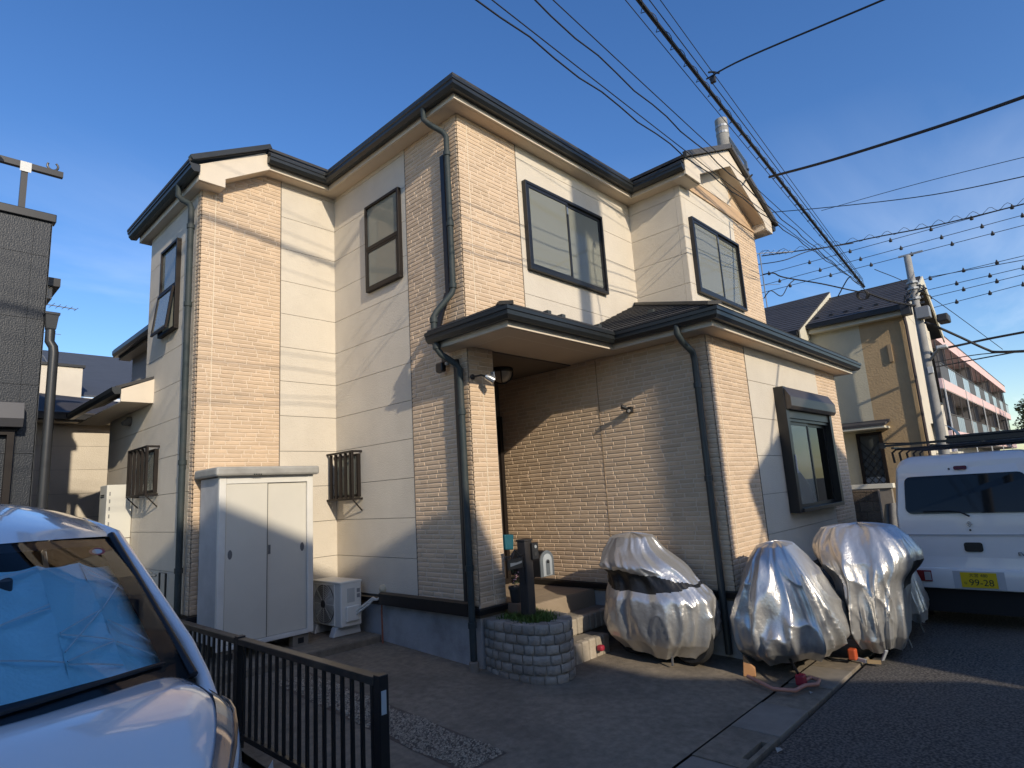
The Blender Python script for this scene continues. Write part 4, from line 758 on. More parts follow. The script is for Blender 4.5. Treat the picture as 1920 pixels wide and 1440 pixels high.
def rrect(y0, y1, z0, z1, r, n=4, top=0):
    pts = []
    for cx_, cz_, a0 in ((y0+r, z0+r, math.pi), (y1-r, z0+r, 1.5*math.pi), (y1-r-top, z1-r, 0), (y0+r+top, z1-r, .5*math.pi)):
        for k in range(n+1): a = a0+math.pi/2*k/n; pts.append((cx_+r*math.cos(a), cz_+r*math.sin(a)))
    return pts
tg = rpanel('tailgate', rrect(-.685, .685, .565, 1.755, .07, top=.05), VW, o=.010, t=.02, bev=.01)
rpanel('rear_window', rrect(-.60, .60, 1.175, 1.615, .07, top=.02), mat('van_glass', (.010, .012, .014), .03, spec=.35), tg, o=.016, t=.004, bev=0)
MB().box(rx(.93)-.016, VY-.68, .925, rx(.93)-.004, VY+.68, .94).build('press_line', mat('van_line', (.50, .52, .55), .4), tg)
hn = rpanel('handle_recess', rrect(-.085, .085, .745, .845, .025), BLK, tg, o=.014, t=.004); rpanel('handle', rrect(-.07, .07, .80, .84, .015), BLK, tg, o=.022, t=.008)
rpanel('stop_lamp', rrect(-.06, .06, 1.675, 1.712, .014), mat('lamp_red_dark', (.10, .008, .008), .2), tg, o=.02, t=.012); MB().lathe([(.012, 0), (.008, .006)], (rx(1.69)-.012, VY+.11, 1.685), 8, (-1, 0, 0)).build('washer_nozzle', BLK, tg); MB().lathe([(.011, 0), (.011, .006)], (rx(.97)-.011, VY, .985), 10, (-1, 0, 0)).build('keyhole', BLK, tg)
MB().tube([(rx(1.15)-.03, VY-.02, 1.14), (rx(1.2)-.035, VY+.06, 1.19), (rx(1.2)-.035, VY+.16, 1.205), (rx(1.2)-.03, VY+.42, 1.20)], .011, 6).build('rear_wiper', BLK, tg)
# emblem: two nested hooks in chrome
def emb(pts): return rpanel('emblem', pts, mat('chrome', (.75, .76, .77), .12, m=1), tg, o=.018, t=.008, bev=0)
k_ = .034; E1 = [(-1, .15), (0, 1), (.62, .48), (.38, .28), (0, .58), (-.3, .32), (.35, -.22), (.1, -.42)]; emb([(y*-k_, 1.055+z*k_) for y, z in E1]); emb([(y*k_, 1.055-z*k_) for y, z in E1])
def vtext(s_, y, z, size, m_, par, o=.018, ext=.0015, flipx=False, align='CENTER'):
    cu = bpy.data.curves.new('lettering', 'FONT'); cu.body = s_; cu.size = size; cu.extrude = ext; cu.align_x = align; cu.align_y = 'CENTER'; cu.materials.append(m_)
    t = bpy.data.objects.new('lettering', cu); col.objects.link(t); t.rotation_euler = (math.pi/2, 0, -math.pi/2); t.location = (rx(z, o), VY+y, z); 
    dg = bpy.context.evaluated_depsgraph_get(); me = bpy.data.meshes.new_from_object(t.evaluated_get(dg)); o_ = bpy.data.objects.new('lettering', me); o_.rotation_euler = t.rotation_euler; o_.location = t.location
    bpy.data.objects.remove(t); col.objects.link(o_); adopt(o_, par); return o_
vtext('EVERY', -.46, .725, .055, mat('dark_chrome', (.1, .1, .11), .3, m=.8), tg, o=.013, ext=.003)
bp = MB(); bp.sweep([(VX+.55, VY+.745), (VX+.06, VY+.735), (VX-.045, VY+.64), (VX-.06, VY+.3), (VX-.06, VY-.3), (VX-.045, VY-.64), (VX+.06, VY-.735), (VX+.55, VY-.745)], [(0, .335), (-.03, .325), (-.08, .33), (-.08, .56), (0, .555), (.004, .545), (.008, .46), (.004, .36)])
bp.build('rear_bumper', VW, VN, auto=40)
MB().box(VX-.07, VY-.235, .345, VX-.064, VY+.235, .535).build('plate_recess', mat('van_line'), VN)
YL = mat('plate_yellow', (.72, .52, .02), .5, spec=.3); PG = mat('plate_ink', (.02, .03, .02), .6); pp = MB().box(VX-.080, VY-.165, .358, VX-.073, VY+.165, .523).build('license_plate', YL, VN, bevel=.003); NY = VY
def ptext(s_, y, z, size): 
    t = vtext(s_, y, z, size, PG, pp, o=0, ext=.0008); t.location.x = VX-.0815; return t
ptext('99-28', -.02, .412, .098); ptext('な', .125, .405, .035); ptext('大宮 480', .0, .49, .045)
for sy in (-1, 1):
    l_ = MB().box(VX-.076, VY+sy*.44, .405, VX-.030, VY+sy*.64, .53).build('tail_light', mat('lamp_red', (.22, .01, .012), .15), VN, bevel=.006); MB().box(VX-.079, VY+sy*.446, .42, VX-.0755, VY+sy*.51, .515).build('reverse_lens', mat('lens_clear', (.4, .38, .38), .15), l_)
tyre_wheel(VN, Vector((VX+.62, VY+.66, .15)), (0, 1, 0), .255, .15); tyre_wheel(VN, Vector((VX+.62, VY-.66, .15)), (0, 1, 0), .255, .15); tyre_wheel(VN, Vector((VX+3.0, VY+.66, .15)), (0, 1, 0), .255, .15); tyre_wheel(VN, Vector((VX+3.0, VY-.66, .15)), (0, 1, 0), .255, .15)
MB().box(VX+.02, VY-.66, .06, VX+3.2, VY+.66, .33).build('underbody', RUB, VN)
st = None and rpanel('sticker', rrect(.28, .40, .60, .64, .012), mat('sticker_red', (.25, .05, .05), .5), tg, o=.0125, t=.002, bev=0)
RK = MB().tube([(VX+.35, VY+.70, 1.80), (VX+.35, VY+.71, 1.93), (VX+.35, VY+.66, 1.97), (VX+.35, VY-.66, 1.97), (VX+.35, VY-.71, 1.93), (VX+.35, VY-.70, 1.80)], .014, 8).build('roof_rack', BLK, VN, auto=60)
for k in range(4):
    x = VX+.75+.45*k; MB().tube([(x, VY+.70, 1.80), (x, VY+.71, 1.93), (x, VY+.66, 1.97), (x, VY-.66, 1.97), (x, VY-.71, 1.93), (x, VY-.70, 1.80)], .014, 8).build('rack_bar', BLK, RK, auto=60)
for y in (-.66, -.25, .25, .66): MB().bar((VX+.15, VY+y, 1.985), (VX+2.4, VY+y, 1.985), .03, .025).build('rack_rail', BLK, RK)
MB().bar((VX+.17, VY+.78, 2.02), (VX+.17, VY-.78, 2.02), .035, .03).build('rack_rail', BLK, RK); MB().box(VX+.15, VY+.74, 1.99, VX+.20, VY+.80, 2.06).build('rack_end', BLK, RK); MB().tube([(VX+.17, VY+.76, 2.055), (VX+.17, VY+.45, 2.03)], .008, 6).build('rack_rod', BLK, RK)
bx_ = tag(MB().box(VX+.75, VY-.80, 2.0, VX+1.75, VY+.18, 2.035).box(VX+.76, VY-.79, 2.035, VX+1.74, VY+.17, 2.075).box(VX+.75, VY-.80, 2.075, VX+1.75, VY+.18, 2.105).build('ladder_board', BLK, bevel=.008), 'flat black folded board strapped on the van roof rack', 'board')
# ------------------------------------------------------------ the parked car in front
CR_ = thing('parked_car', (-3.97, .1, -.06), 'white compact car with a silver sunshade coloured with reflected sky behind its windscreen', 'car')
CW = mat('car_white', (.80, .80, .79), .18, coat=1.0, var=.02, vs=1.5); XC = -3.97
cow = lambda t: Vector((XC+.735*t, -1.83+.33*((t*t+.03)**.65-.1024), 1.035-.045*t*t)); rfr = lambda t: Vector((XC+.60*t, -.92+.38*((t*t+.03)**.65-.1024), 1.640-.015*t*t))
# hood, nose and flanks: stations along the car, sections across
def topz(y):      # centre line of hood
    return 1.045 - .26*max(0, (-1.80-y)/.72)**2.0
def hwid(y): 
    return .835 - .34*max(0, (-1.62-y)/.9)**2.2
hood = MB()
def hfn(u, v):
    t = -1+2*u; y = -1.46 - 1.06*v; yy = y - .10*(1-t*t); w_ = hwid(y); k = abs(t); z = topz(yy) - .035*k*k - .115*max(0, (k-.72)/.28)**2.2
    if v == 0: c = cow(max(-1, min(1, t))); return (XC+w_*.93*t, c.y-.02+.0*k, c.z-.012-.04*k**4)
    return (XC+w_*.965*t, yy, z)
hood.grid(hfn, 40, 22); hd_ = hood.build('hood', CW, CR_, smooth=True)
for u_ in (.075, .925): MB().tube([Vector(hfn(u_+(.012 if u_ > .5 else -.012)*math.sin(v_*.16), v_/18))+Vector((0, 0, .0005)) for v_ in range(1, 19)], .0028, 5).build('shut_line', BLK, hd_)
for s in (-1, 1):
    fl = MB()
    def ffn(u, v, s=s):
        y = -2.46 + 4.5*u; w_ = hwid(y) if y < -1.4 else .85; top = topz(y)-.14 if y < -1.46 else .955 - .02*min(1, max(0, y+1.46)); a = v
        z = top + (.14-top)*a; bul = .02*math.sin(math.pi*min(1, a*1.1)) - .05*a*a; return (XC + s*(w_*.955 + bul + .01), y, z)
    fl.grid(ffn, 40, 12); fl.build('side_panel', CW, CR_, smooth=True)
    tyre_wheel(CR_, Vector((XC+s*.74, -1.72, .24)), (1, 0, 0), .30, .19); tyre_wheel(CR_, Vector((XC+s*.74, 1.0, .24)), (1, 0, 0), .30, .19)
    # A pillar and roof side
    ap = [cow(s*1.0)+Vector((s*.07, -.05, -.11)), cow(s*1.0)+Vector((s*.075, .07, -.03)), cow(s*1.0)+Vector((s*.062, .25, .10)), cow(s).lerp(rfr(s), .5)+Vector((s*.052, .06, .02)), rfr(s)+Vector((s*.045, .05, .0)), Vector((XC+s*.66, .3, 1.70)), Vector((XC+s*.655, 1.3, 1.69)), Vector((XC+s*.66, 1.9, 1.5))]
    MB().tube(smooth3 := [p for p in ap], [.035, .035, .034, .032, .034, .04, .04, .04], 10).build('roof_pillar', CW, CR_, auto=70)
    tr = MB(); B1 = [cow(s*1.0)+Vector((s*.015, .015, .0)), cow(s).lerp(rfr(s), .5)+Vector((s*.012, .012, .01)), rfr(s)+Vector((s*.012, .0, .005))]; tr.tube(B1, .022, 8); tr.build('pillar_trim', BLK, CR_, auto=60)
    sg_ = MB().add([cow(s)+Vector((s*.08, .16, -.04)), Vector((XC+s*.84, 1.8, .93)), Vector((XC+s*.69, 1.75, 1.5)), Vector((XC+s*.685, 1.2, 1.645)), Vector((XC+s*.69, .2, 1.655)), rfr(s)+Vector((s*.065, .12, -.03))], [(0, 1, 2, 3, 4, 5)]).build('side_window', mat('car_glass', (.012, .014, .016), .03, spec=.7), CR_)
    hl = MB(); 
    def hlf(u, v, s=s):
        q = hfn(.5+s*(.5-.055*v-.03*u), .22+.70*u); return (q[0]+s*.004, q[1]-.002, q[2]+.006)
    hl.grid(hlf, 16, 5); h_ = hl.build('headlight', mat('lamp_clear', (.45, .46, .47), .08, m=.6, coat=1), CR_, smooth=True)
    MB().tube([Vector(hlf(u/6, .05))+Vector((s*.006, 0, .004)) for u in range(7)], .007, 6).build('headlight_trim', mat('amber_trim', (.30, .20, .12), .25, m=.5), h_)
    mr_ = MB().grid(lambda u, v, s=s: (XC+s*(.90+.07*math.cos(2*math.pi*u)*math.sin(math.pi*v)), -.86+.05*math.sin(2*math.pi*u)*math.sin(math.pi*v), 1.02-.05*math.cos(math.pi*v)), 14, 8, True).build('door_mirror', CW, CR_, smooth=True); MB().bar((XC+s*.80, -.84, .98), (XC+s*.86, -.85, 1.0), .05, .025).build('mirror_arm', BLK, mr_)
nose = MB(); nose.grid(lambda u, v: (XC+.80*(-1+2*u)*(1-.04*v), -2.47-.10*(1-(-1+2*u)**2)-.06*math.sin(math.pi*v)+.25*abs(-1+2*u)**4, .80-.62*v-.02*(-1+2*u)**2), 30, 8); nose.build('front_bumper', CW, CR_, smooth=True)
MB().box(XC-.5, -2.665, .40, XC+.5, -2.62, .56).build('grille', BLK, CR_, bevel=.02)
roof = MB()
def rfn(u, v):
    t = -1+2*u; a = rfr(t*.99); y = a.y + (1.75-a.y)*v; w_ = .60+.03*min(1, v*4) if v < .9 else .63; z = a.z + .165*(1-abs(t)**2.2*.75)*math.sin(math.pi*min(1, v*1.15+.0))**.75*(1 if v < .6 else 1) + .06*min(1, v*3) - .10*max(0, v-.7)
    return (XC+w_*t*1.03, y, z)
roof.grid(rfn, 26, 22); roof.build('roof', CW, CR_, smooth=True)
MB().add([(XC-.64, 1.75, 1.62), (XC+.64, 1.75, 1.62), (XC+.80, 2.02, .95), (XC-.80, 2.02, .95)], [(0, 1, 2, 3)]).build('rear_window', mat('car_glass'), CR_); MB().box(XC-.82, 1.98, .15, XC+.82, 2.06, .96).build('tailgate', CW, CR_, bevel=.02)
def wsf(u, v, off=0.0):
    t = -1+2*u; a, b = cow(t), rfr(t); p = a.lerp(b, v); bow = .035*math.sin(math.pi*v)*(1-.3*t*t); n = (b-a).cross(Vector((1, 0, 0))).normalized(); n = n if n.z > 0 else -n; return p + n*(bow-off)
CG = glass('windscreen_glass', (.86, .92, .95), .01, .0, ior=1.33)
ws = MB().grid(lambda u, v: wsf(u, v), 28, 14).build('windscreen', CG, CR_, smooth=True)
bd_ = MB()
for (u0, u1, v0, v1) in ((0, 1, 0, .10), (0, 1, .93, 1), (0, .045, .10, .93), (.93, 1, .10, .93)): bd_.grid(lambda u, v: wsf(u0+(u1-u0)*u, v0+(v1-v0)*v, .008), 20, 6)
bd_.build('glass_border', BLK, ws, smooth=True)
# folding silver sunshade: quilted panels, reflected sky painted in as base blue
def quilt():
    m_ = mat('sunshade', (.46, .88, .98), .36, m=.1); t = m_.node_tree; b = t.nodes['Principled BSDF']; tcq = N('ShaderNodeTexCoord', t); vo = N('ShaderNodeTexVoronoi', t); vo.inputs['Scale'].default_value = 55; t.links.new(tcq.outputs['Object'], vo.inputs[0])
    nn = N('ShaderNodeTexNoise', t); nn.inputs['Scale'].default_value = 6; nn.inputs['Detail'].default_value = 5; t.links.new(tcq.outputs['Object'], nn.inputs[0]); ad = N('ShaderNodeMath', t, operation='MULTIPLY_ADD'); ad.inputs[1].default_value = 3.0; t.links.new(nn.outputs[0], ad.inputs[0]); t.links.new(vo.outputs[0], ad.inputs[2])
    bp_ = N('ShaderNodeBump', t); bp_.inputs['Strength'].default_value = .16; bp_.inputs['Distance'].default_value = .02; t.links.new(ad.outputs[0], bp_.inputs['Height']); t.links.new(bp_.outputs[0], b.inputs['Normal']); return m_
QM = quilt(); edges = [.06, .215, .37, .525, .68, .83, .945]
ssh = None
for k in range(6):
    def qf(u, v, k=k):
        U = edges[k] + (edges[k+1]-edges[k]+.002)*u; V = .14+.72*v - .03*math.sin(3*U)*(1-v) - (.06*max(0, (U-.8)/.14) if v < .5 else .05*max(0, (U-.8)/.14))
        cre = .010*abs(math.sin(7*(V*1.3+U*2.2*(1 if k % 2 else -1))))**.4 + .004*noise.noise(Vector((U*14, V*9, k*2.1)))
        return wsf(U, V, .055 + .022*math.sin(math.pi*u) - cre)
    o = MB().grid(qf, 18, 34).build('sunshade_panel', QM, ws, smooth=True)
sm_ = mat('shade_seam', (.75, .93, .98), .4); rq = random.Random(21)
for k in range(6):
    for j in range(5):
        v0, v1 = rq.uniform(.18, .8), 0; v1 = max(.16, min(.82, v0+rq.choice((-1, 1))*rq.uniform(.05, .22))); u0_, u1_ = edges[k]+.004, edges[k+1]-.004
        MB().tube([wsf(u0_+(u1_-u0_)*t/8, v0+(v1-v0)*t/8, .034-.004*math.sin(t*.39)) for t in range(9)], .0042, 4).build('sunshade_crease', sm_, ws)
dm = MB().grid(lambda u, v: (XC+.72*(-1+2*u), -1.80+.33*(-1+2*u)**2+.05+.95*v, .985-.05*(-1+2*u)**2-.02*v), 16, 6).build('dashboard', mat('dash', (.012, .012, .013), .7), CR_, smooth=True)
MB().box(XC-.70, -.35, .3, XC+.70, 1.6, .95).build('cabin', mat('dash'), CR_); p = wsf(.5, .78, .05); MB().box(p.x-.12, p.y-.02, p.z-.06, p.x+.12, p.y+.02, p.z+.01).build('rear_mirror', BLK, CR_, bevel=.015)
pc = wsf(.905, .865, -.0015); nn_ = (wsf(.905, .9) - wsf(.905, .83)).normalized(); n2_ = Vector((1, 0, 0)).cross(nn_).normalized(); n2_ = n2_ if n2_.z > 0 else -n2_
stk = MB().lathe([(.036, 0), (.036, .0008)], pc, 24, n2_).build('sticker', mat('sticker_ring', (.30, .06, .05), .5), ws); MB().lathe([(.023, .001), (.023, .0014)], pc, 20, n2_).build('sticker_center', mat('sticker_pale', (.45, .47, .46), .5), stk)
for k, (u0, u1) in enumerate(((.50, .93), (.10, .46))): MB().tube([wsf(u0+(u1-u0)*i/5, .055+.03*i/5, -.012) for i in range(6)], .010, 6).build('wiper', BLK, CR_)
# ------------------------------------------------------------ tan and cream house beyond the van
TN = thing('tan_house', (15, .5, 0), 'cream and tan rendered house with dark roof beyond the white van', 'house')
CRM = mat('tan_cream', (.50, .46, .34), .8, var=.1, vs=3, bump=.7, bs=25); TAN = mat('tan_render', (.42, .30, .165), .85, var=.15, vs=4, bump=1.0, bs=22); CT = mat('tan_trim', (.58, .54, .42), .6)
xa = 13.0
MB().box(xa, -.905, -.1, 16.6, 8, 5.62).build('wall', CRM, TN); MB().box(xa, -1.9, -.1, 13.35, -.905, 5.62).build('wall', TAN, TN); MB().box(13.35, -1.9, -.1, 16.6, -.905, 5.60).build('wall', mat('tan_side', (.60, .54, .43), .8, var=.08, vs=3, bump=.4, bs=30), TN)
MB().box(12.4, .32, -.1, xa, 8, 5.3).build('wing_wall', CRM, TN)
MB().prism([(12.15, .30, 5.25), (12.15, .30, 5.45), (15.6, .30, 7.2), (15.6, .30, 6.9), (12.6, .30, 5.2)], (0, -.03, 0)).build('barge_board', CT, TN); MB().prism([(12.45, .31, 4.6), (15.6, .31, 4.6), (15.6, .31, 6.95), (12.45, .31, 5.38)], (0, .02, 0)).build('gable_wall', mat('gable_cream', (.62, .58, .44), .8, var=.06), TN)
def shingled(name, par, e0, e1, t0, t1, n):
    e0, e1, t0, t1 = map(Vector, (e0, e1, t0, t1)); nr_ = (e1-e0).cross(t0-e0).normalized(); nr_ = nr_ if nr_.z > 0 else -nr_
    rt = MB().prism([e0-nr_*.05, e1-nr_*.05, t1-nr_*.05, t0-nr_*.05], nr_*.045).build(name, TRF, par)
    for k in range(n):
        a, b = k/n, min(1, (k+1.1)/n); MB().prism([e0.lerp(t0, a)+nr_*.012, e1.lerp(t1, a)+nr_*.012, e1.lerp(t1, b), e0.lerp(t0, b)], nr_*.01).build('slate_course', TRF, rt)
    return rt
TRF = mat('tan_roof', (.042, .040, .042), .7, var=.35, vs=4, rnd=.25, bump=.3, bs=30)
r1 = shingled('roof', TN, (12.75, -2.1, 5.68), (12.75, .28, 5.68), (15.35, -2.1, 6.92), (15.35, .28, 6.92), 13); r2 = shingled('roof', TN, (12.05, .28, 5.44), (12.05, 8, 5.44), (15.6, .28, 7.22), (15.6, 8, 7.22), 17)
for k in range(6): MB().box(13.15, -1.75+.36*k, 5.86, 13.25, -1.66+.36*k, 5.95).build('snow_guard', BLK, r1)
MB().prism([(15.35, -2.1, 6.92), (17.2, -2.1, 5.45), (17.2, 6, 5.45), (15.35, 6, 6.92)], (0, 0, .05)).build('roof', TRF, TN)
MB().prism([(12.72, -2.12, 5.42), (15.35, -2.12, 6.72), (17.2, -2.12, 5.3), (17.2, -2.12, 5.5), (15.35, -2.12, 6.95), (12.72, -2.12, 5.66)], (0, -.035, 0)).build('barge_board', CT, TN); MB().prism([(13.02, -1.905, 5.6), (16.6, -1.905, 5.3), (15.35, -1.905, 6.75)], (0, .05, 0)).build('gable_wall', mat('tan_side'), TN)
MB().prism([(12.75, -2.1, 5.50), (15.35, -2.1, 6.76), (15.35, -1.9, 6.76), (12.75, -1.9, 5.50)], (0, 0, .02)).build('soffit', CT, TN)
MB().box(12.78, -2.08, 5.44, xa, .25, 5.58).build('eave_box', CT, TN); MB().box(12.64, -2.12, 5.55, 12.775, .28, 5.66).build('gutter', BLK, TN); MB().box(11.94, .3, 5.30, 12.06, 8, 5.42).build('gutter', BLK, TN)
MB().tube([(12.93, -1.93, 5.5), (12.93, -1.95, 5.2), (12.93, -1.95, .3)], .035, 8).build('downpipe', mat('pipe_brown', (.045, .03, .03), .5), TN)
dk = frame(MB(), 'A', xa, -1.02, -.44, .2, 2.66, .07, 0, .06).build('door', BRN, TN); MB().fb('A', xa, -.95, -.51, .25, 2.59, .005, .02).build('door_panel', mat('door_dk', (.06, .065, .06), .4), dk); MB().fb('A', xa, -.95, -.51, .3, 1.55, .0205, .024).build('door_panel', mat('door_lower', (.25, .26, .25), .5), dk)
for k in range(-6, 9):
    for sg in (1, -1):
        z0_ = .3+.2*k if sg == 1 else .3+.2*k+.55; a = [(-.95, z0_), (-.51, z0_+sg*.55*1.0)]
        (ya_, za_), (yb_, zb_) = a; lo, hi = .26, 2.58
        def cl(ya_, za_, yb_, zb_):
            for lim, s_ in ((lo, 1), (hi, -1)):
                if (za_-lim)*s_ < 0 and (zb_-lim)*s_ < 0: return None
                if (za_-lim)*s_ < 0: t = (lim-za_)/(zb_-za_); ya_, za_ = ya_+(yb_-ya_)*t, lim
                if (zb_-lim)*s_ < 0: t = (lim-za_)/(zb_-za_); yb_, zb_ = ya_+(yb_-ya_)*t, lim
            return ya_, za_, yb_, zb_
        c_ = cl(ya_, za_, yb_, zb_)
        if c_ and abs(c_[1]-c_[3]) > .03: MB().bar((xa-.035, c_[0], c_[1]), (xa-.035, c_[2], c_[3]), .012, .014, (1, 0, 0)).build('lattice_bar', BLK, dk)
MB().bar((xa-.07, -.56, 1.35), (xa-.07, -.50, 1.35), .02, .03).build('door_handle', STEEL, dk)
MB().prism([(xa-.6, -1.25, 2.78), (xa, -1.25, 2.90), (xa, -.12, 2.90), (xa-.6, -.12, 2.78)], (0, 0, .06)).build('door_canopy', TRF, TN); MB().box(xa-.58, -1.22, 2.72, xa, -.15, 2.775).build('canopy_soffit', CT, TN)
MB().fb('A', xa, -1.55, -1.47, 4.35, 4.8, .0, .05).build('wall_vent', mat('vent_tan', (.30, .22, .13), .7), TN)
wd_ = frame(MB(), 'B', -1.9, 14.6, 16.2, 3.4, 4.9, .05, .0, .06).build('window', BRN, TN); MB().fb('B', -1.9, 14.65, 16.15, 3.45, 4.85, .01, .02).build('pane', mat('van_glass'), wd_)
aw = MB(); aw.grid(lambda u, v: (14.1+.75*u, -1.9-.5*math.sin(v*1.57), 2.35+.45*math.cos(v*1.57)), 4, 8); aw.build('awning', BLK, TN); MB().box(14.1, -2.35, 1.9, 15.0, -1.9, 2.05).build('porch_beam', CT, TN)
MB().box(11.9, -.2, -.1, 12.05, -1.25, 1.30).build('porch_wall', CONC2, TN); MB().box(11.86, -.15, 1.30, 12.09, -1.3, 1.40).build('wall_cap', mat('cap_white', (.68, .64, .52), .7), TN)
# ------------------------------------------------------------ boundary block wall and covered things behind it
BWL = thing('block_wall', (7.25, -1.6, 0), 'low brown split-face block wall at the far corner of the lot', 'wall')
BLM = mat('split_block', (.17, .13, .095), .9, var=.3, vs=10, rnd=.3, bump=1, bs=40); MB().box(7.215, -2.03, -.08, 7.30, .2, 1.37).build('wall_core', MORT, BWL)
for r in range(9):
    for k in range(12):
        y0_ = -2.04+.2*k - (.1 if r % 2 else 0); y1_ = min(.2, y0_+.194); y0_ = max(-2.04, y0_)
        if y1_-y0_ > .03: MB().box(7.20, y0_, -.05+.158*r, 7.2145, y1_, .102+.158*r).build('block', BLM, BWL, bevel=.004)
MB().box(7.195, -2.045, 1.372, 7.305, .2, 1.40).build('cap', BLM, BWL)
for r in range(9): MB().box(7.2145, -2.043, -.05+.158*r, 7.30, -2.0301, .102+.158*r).build('block', BLM, BWL)
cvm = mat('tarp_black', (.02, .021, .023), .5, bump=.6, bs=8)
for (x_, y_, h_, lb) in ((8.6, -2.0, 1.15, 'bicycle under a black tarp just behind the block wall'), (10.2, -1.75, 1.05, 'bicycle under a grey tarp in front of the lattice door')):
    MB_ = MB().grid(lambda u, v: (x_+(.75-.35*v)*math.cos(6.283*u)*(1+.12*math.sin(14*u+v*3)), y_+(.34-.18*v)*math.sin(6.283*u)*(1+.1*math.sin(23*u)), -.05+h_*v**.8-.03*math.sin(9*u)), 40, 12, True)
    MB_.f.append(tuple(range(12*40, 13*40))); MB_.m.append(0); tag(MB_.build('tarp_cover', cvm if x_ < 9 else mat('tarp_grey', (.10, .105, .11), .5, bump=.6, bs=8), auto=60), lb, 'tarp')
# ------------------------------------------------------------ pink apartment block
AP = thing('apartment_block', (50, 3, 0), 'three storey pink apartment block with rows of railed balconies', 'apartment')
PNK = mat('apt_pink', (.72, .50, .47), .7, var=.05); AX0, AX1, YF = 33.5, 70.5, .15
MB().box(AX0, YF+1.3, -.1, AX1, 12, 8.8).build('wall', mat('apt_wall', (.36, .36, .38), .8, var=.1, vs=.6), AP); MB().box(AX0-.3, YF, 8.3, AX1+.2, 12, 8.9).build('parapet', PNK, AP); MB().box(AX0-.32, YF-.02, 8.88, AX1+.22, 12.02, 8.95).build('parapet_cap', mat('apt_cap', (.09, .09, .1), .6), AP)
APD = mat('apt_panel_dark', (.075, .06, .05), .5); APG = mat('apt_panel_glass', (.34, .42, .46), .3); APW = mat('apt_white', (.6, .6, .58), .6); DKR = mat('apt_recess', (.05, .052, .06), .6)
for lv, z in enumerate((5.65, 2.95)):
    MB().box(AX0-.3, YF, z, AX1+.2, YF+1.29, z+.52).build('balcony_band', PNK, AP); MB().box(AX0-.28, YF+.02, z-.04, AX1+.18, YF+1.28, z-.001).build('balcony_soffit', mat('apt_soffit', (.40, .36, .33), .8), AP)
    nb = 14; st_ = (AX1-AX0)/nb
    for k in range(nb):
        x0_ = AX0+st_*k; dk_ = (k % 2 == 0)
        if dk_: MB().box(x0_, YF+.03, z+.53, x0_+st_-.05, YF+.07, z+1.36).build('railing_panel', APD, AP)
        else:
            for j in range(4): MB().box(x0_+st_*j/4+.03, YF+.03, z+.53, x0_+st_*(j+1)/4-.04, YF+.06, z+1.36).build('railing_panel', APG, AP)
        MB().box(x0_-.04, YF+.02, z+.52, x0_+.02, YF+.08, z+2.62 if True else 0).build('balcony_post', APD, AP)
        d_ = MB().box(x0_+.5, YF+1.285, z+.55, x0_+1.45, YF+1.299, z+2.5).build('door', APW, AP); MB().box(x0_+1.6, YF+1.285, z+1.2, x0_+2.3, YF+1.299, z+2.4).build('window', DKR, AP)
        if k % 3 == 0: MB().box(x0_-.08, YF-.05, -.1 if lv else 2.95, x0_+.02, YF-.005, z+.52).build('downpipe', APW, AP)
        if k % 4 == 1: MB().box(x0_+.02, YF+.1, z+.55, x0_+.06, YF+1.28, z+2.6).build('partition', mat('apt_partition', (.16, .15, .15), .7), AP)
    MB().box(AX0, YF+.0, z+1.37, AX1, YF+.06, z+1.42).build('handrail', APD, AP)
MB().box(AX0-.25, YF+.05, .6, AX0+.3, YF+1.28, 2.9).build('end_wall', mat('apt_tile', (.30, .28, .33), .6, var=.1), AP)
# ------------------------------------------------------------ dark house on the left
DH = thing('dark_house', (-5.5, 7.5, 0), 'dark grey rough rendered house at the left edge with a roof terrace', 'house')
DKM = mat('dark_render', (.013, .018, .026), .42, var=.12, vs=3, bump=.6, bs=60, spec=.4); MB().box(-11, 5.016, -.1, -2.95, 14, 5.70).build('wall_core', JOINT, DH)
for r in range(7):
    z0_ = -.05 + .88*r; z1_ = min(z0_+.875, 5.72)
    for a, b in ((-11, -6.6), (-6.597, -3.13), (-3.127, -2.94)):
        if a > -6.6 and a < -3.2 and z0_ < 1.6 : MB().box(a, 5.0, z0_, -3.35, 5.016, z1_).build('siding_panel', DKM, DH) if False else MB().box(a, 5.0, z0_, b, 5.016, z1_).build('siding_panel', DKM, DH)
        else: MB().box(a, 5.0, z0_, b, 5.016, z1_).build('siding_panel', DKM, DH)
MB().box(-2.9499, 5.0, -.05, -2.935, 14, 5.70).build('side_wall', mat('dark_side', (.07, .075, .08), .7), DH); MB().box(-11.05, 4.96, 5.722, -2.90, 5.12, 5.84).build('coping', BLK, DH, bevel=.01)
sb = MB().prism([(-6.4, 4.997, 2.90), (-6.4, 4.80, 2.90), (-6.4, 4.76, 3.0), (-6.4, 4.80, 3.20), (-6.4, 4.997, 3.24)], (3.3, 0, 0)).build('shutter_box', mat('shutter_grey', (.06, .06, .065), .4), DH); frame(MB(), 'B', 5.0, -6.3, -3.16, .4, 2.88, .07, .0, .09).build('window', BRN, DH); MB().fb('B', 5.0, -6.2, -3.4, .47, 2.80, .01, .03).build('window_panel', mat('panel_pale', (.55, .58, .58), .5), DH)
MB().tube([(-2.88, 4.93, 4.2), (-2.88, 4.93, 4.05), (-2.84, 4.92, 3.98), (-2.83, 4.92, 3.9), (-2.83, 4.92, .0)], .055, 12).build('downpipe', mat('pipe_black', (.03, .032, .035), .35), DH, auto=50)
MB().lathe([(.05, 0), (.075, .04), (.10, .22), (.115, .225), (.115, .255), (.10, .255)], (-2.88, 4.93, 4.18), 4).build('rain_head', mat('pipe_black'), DH)
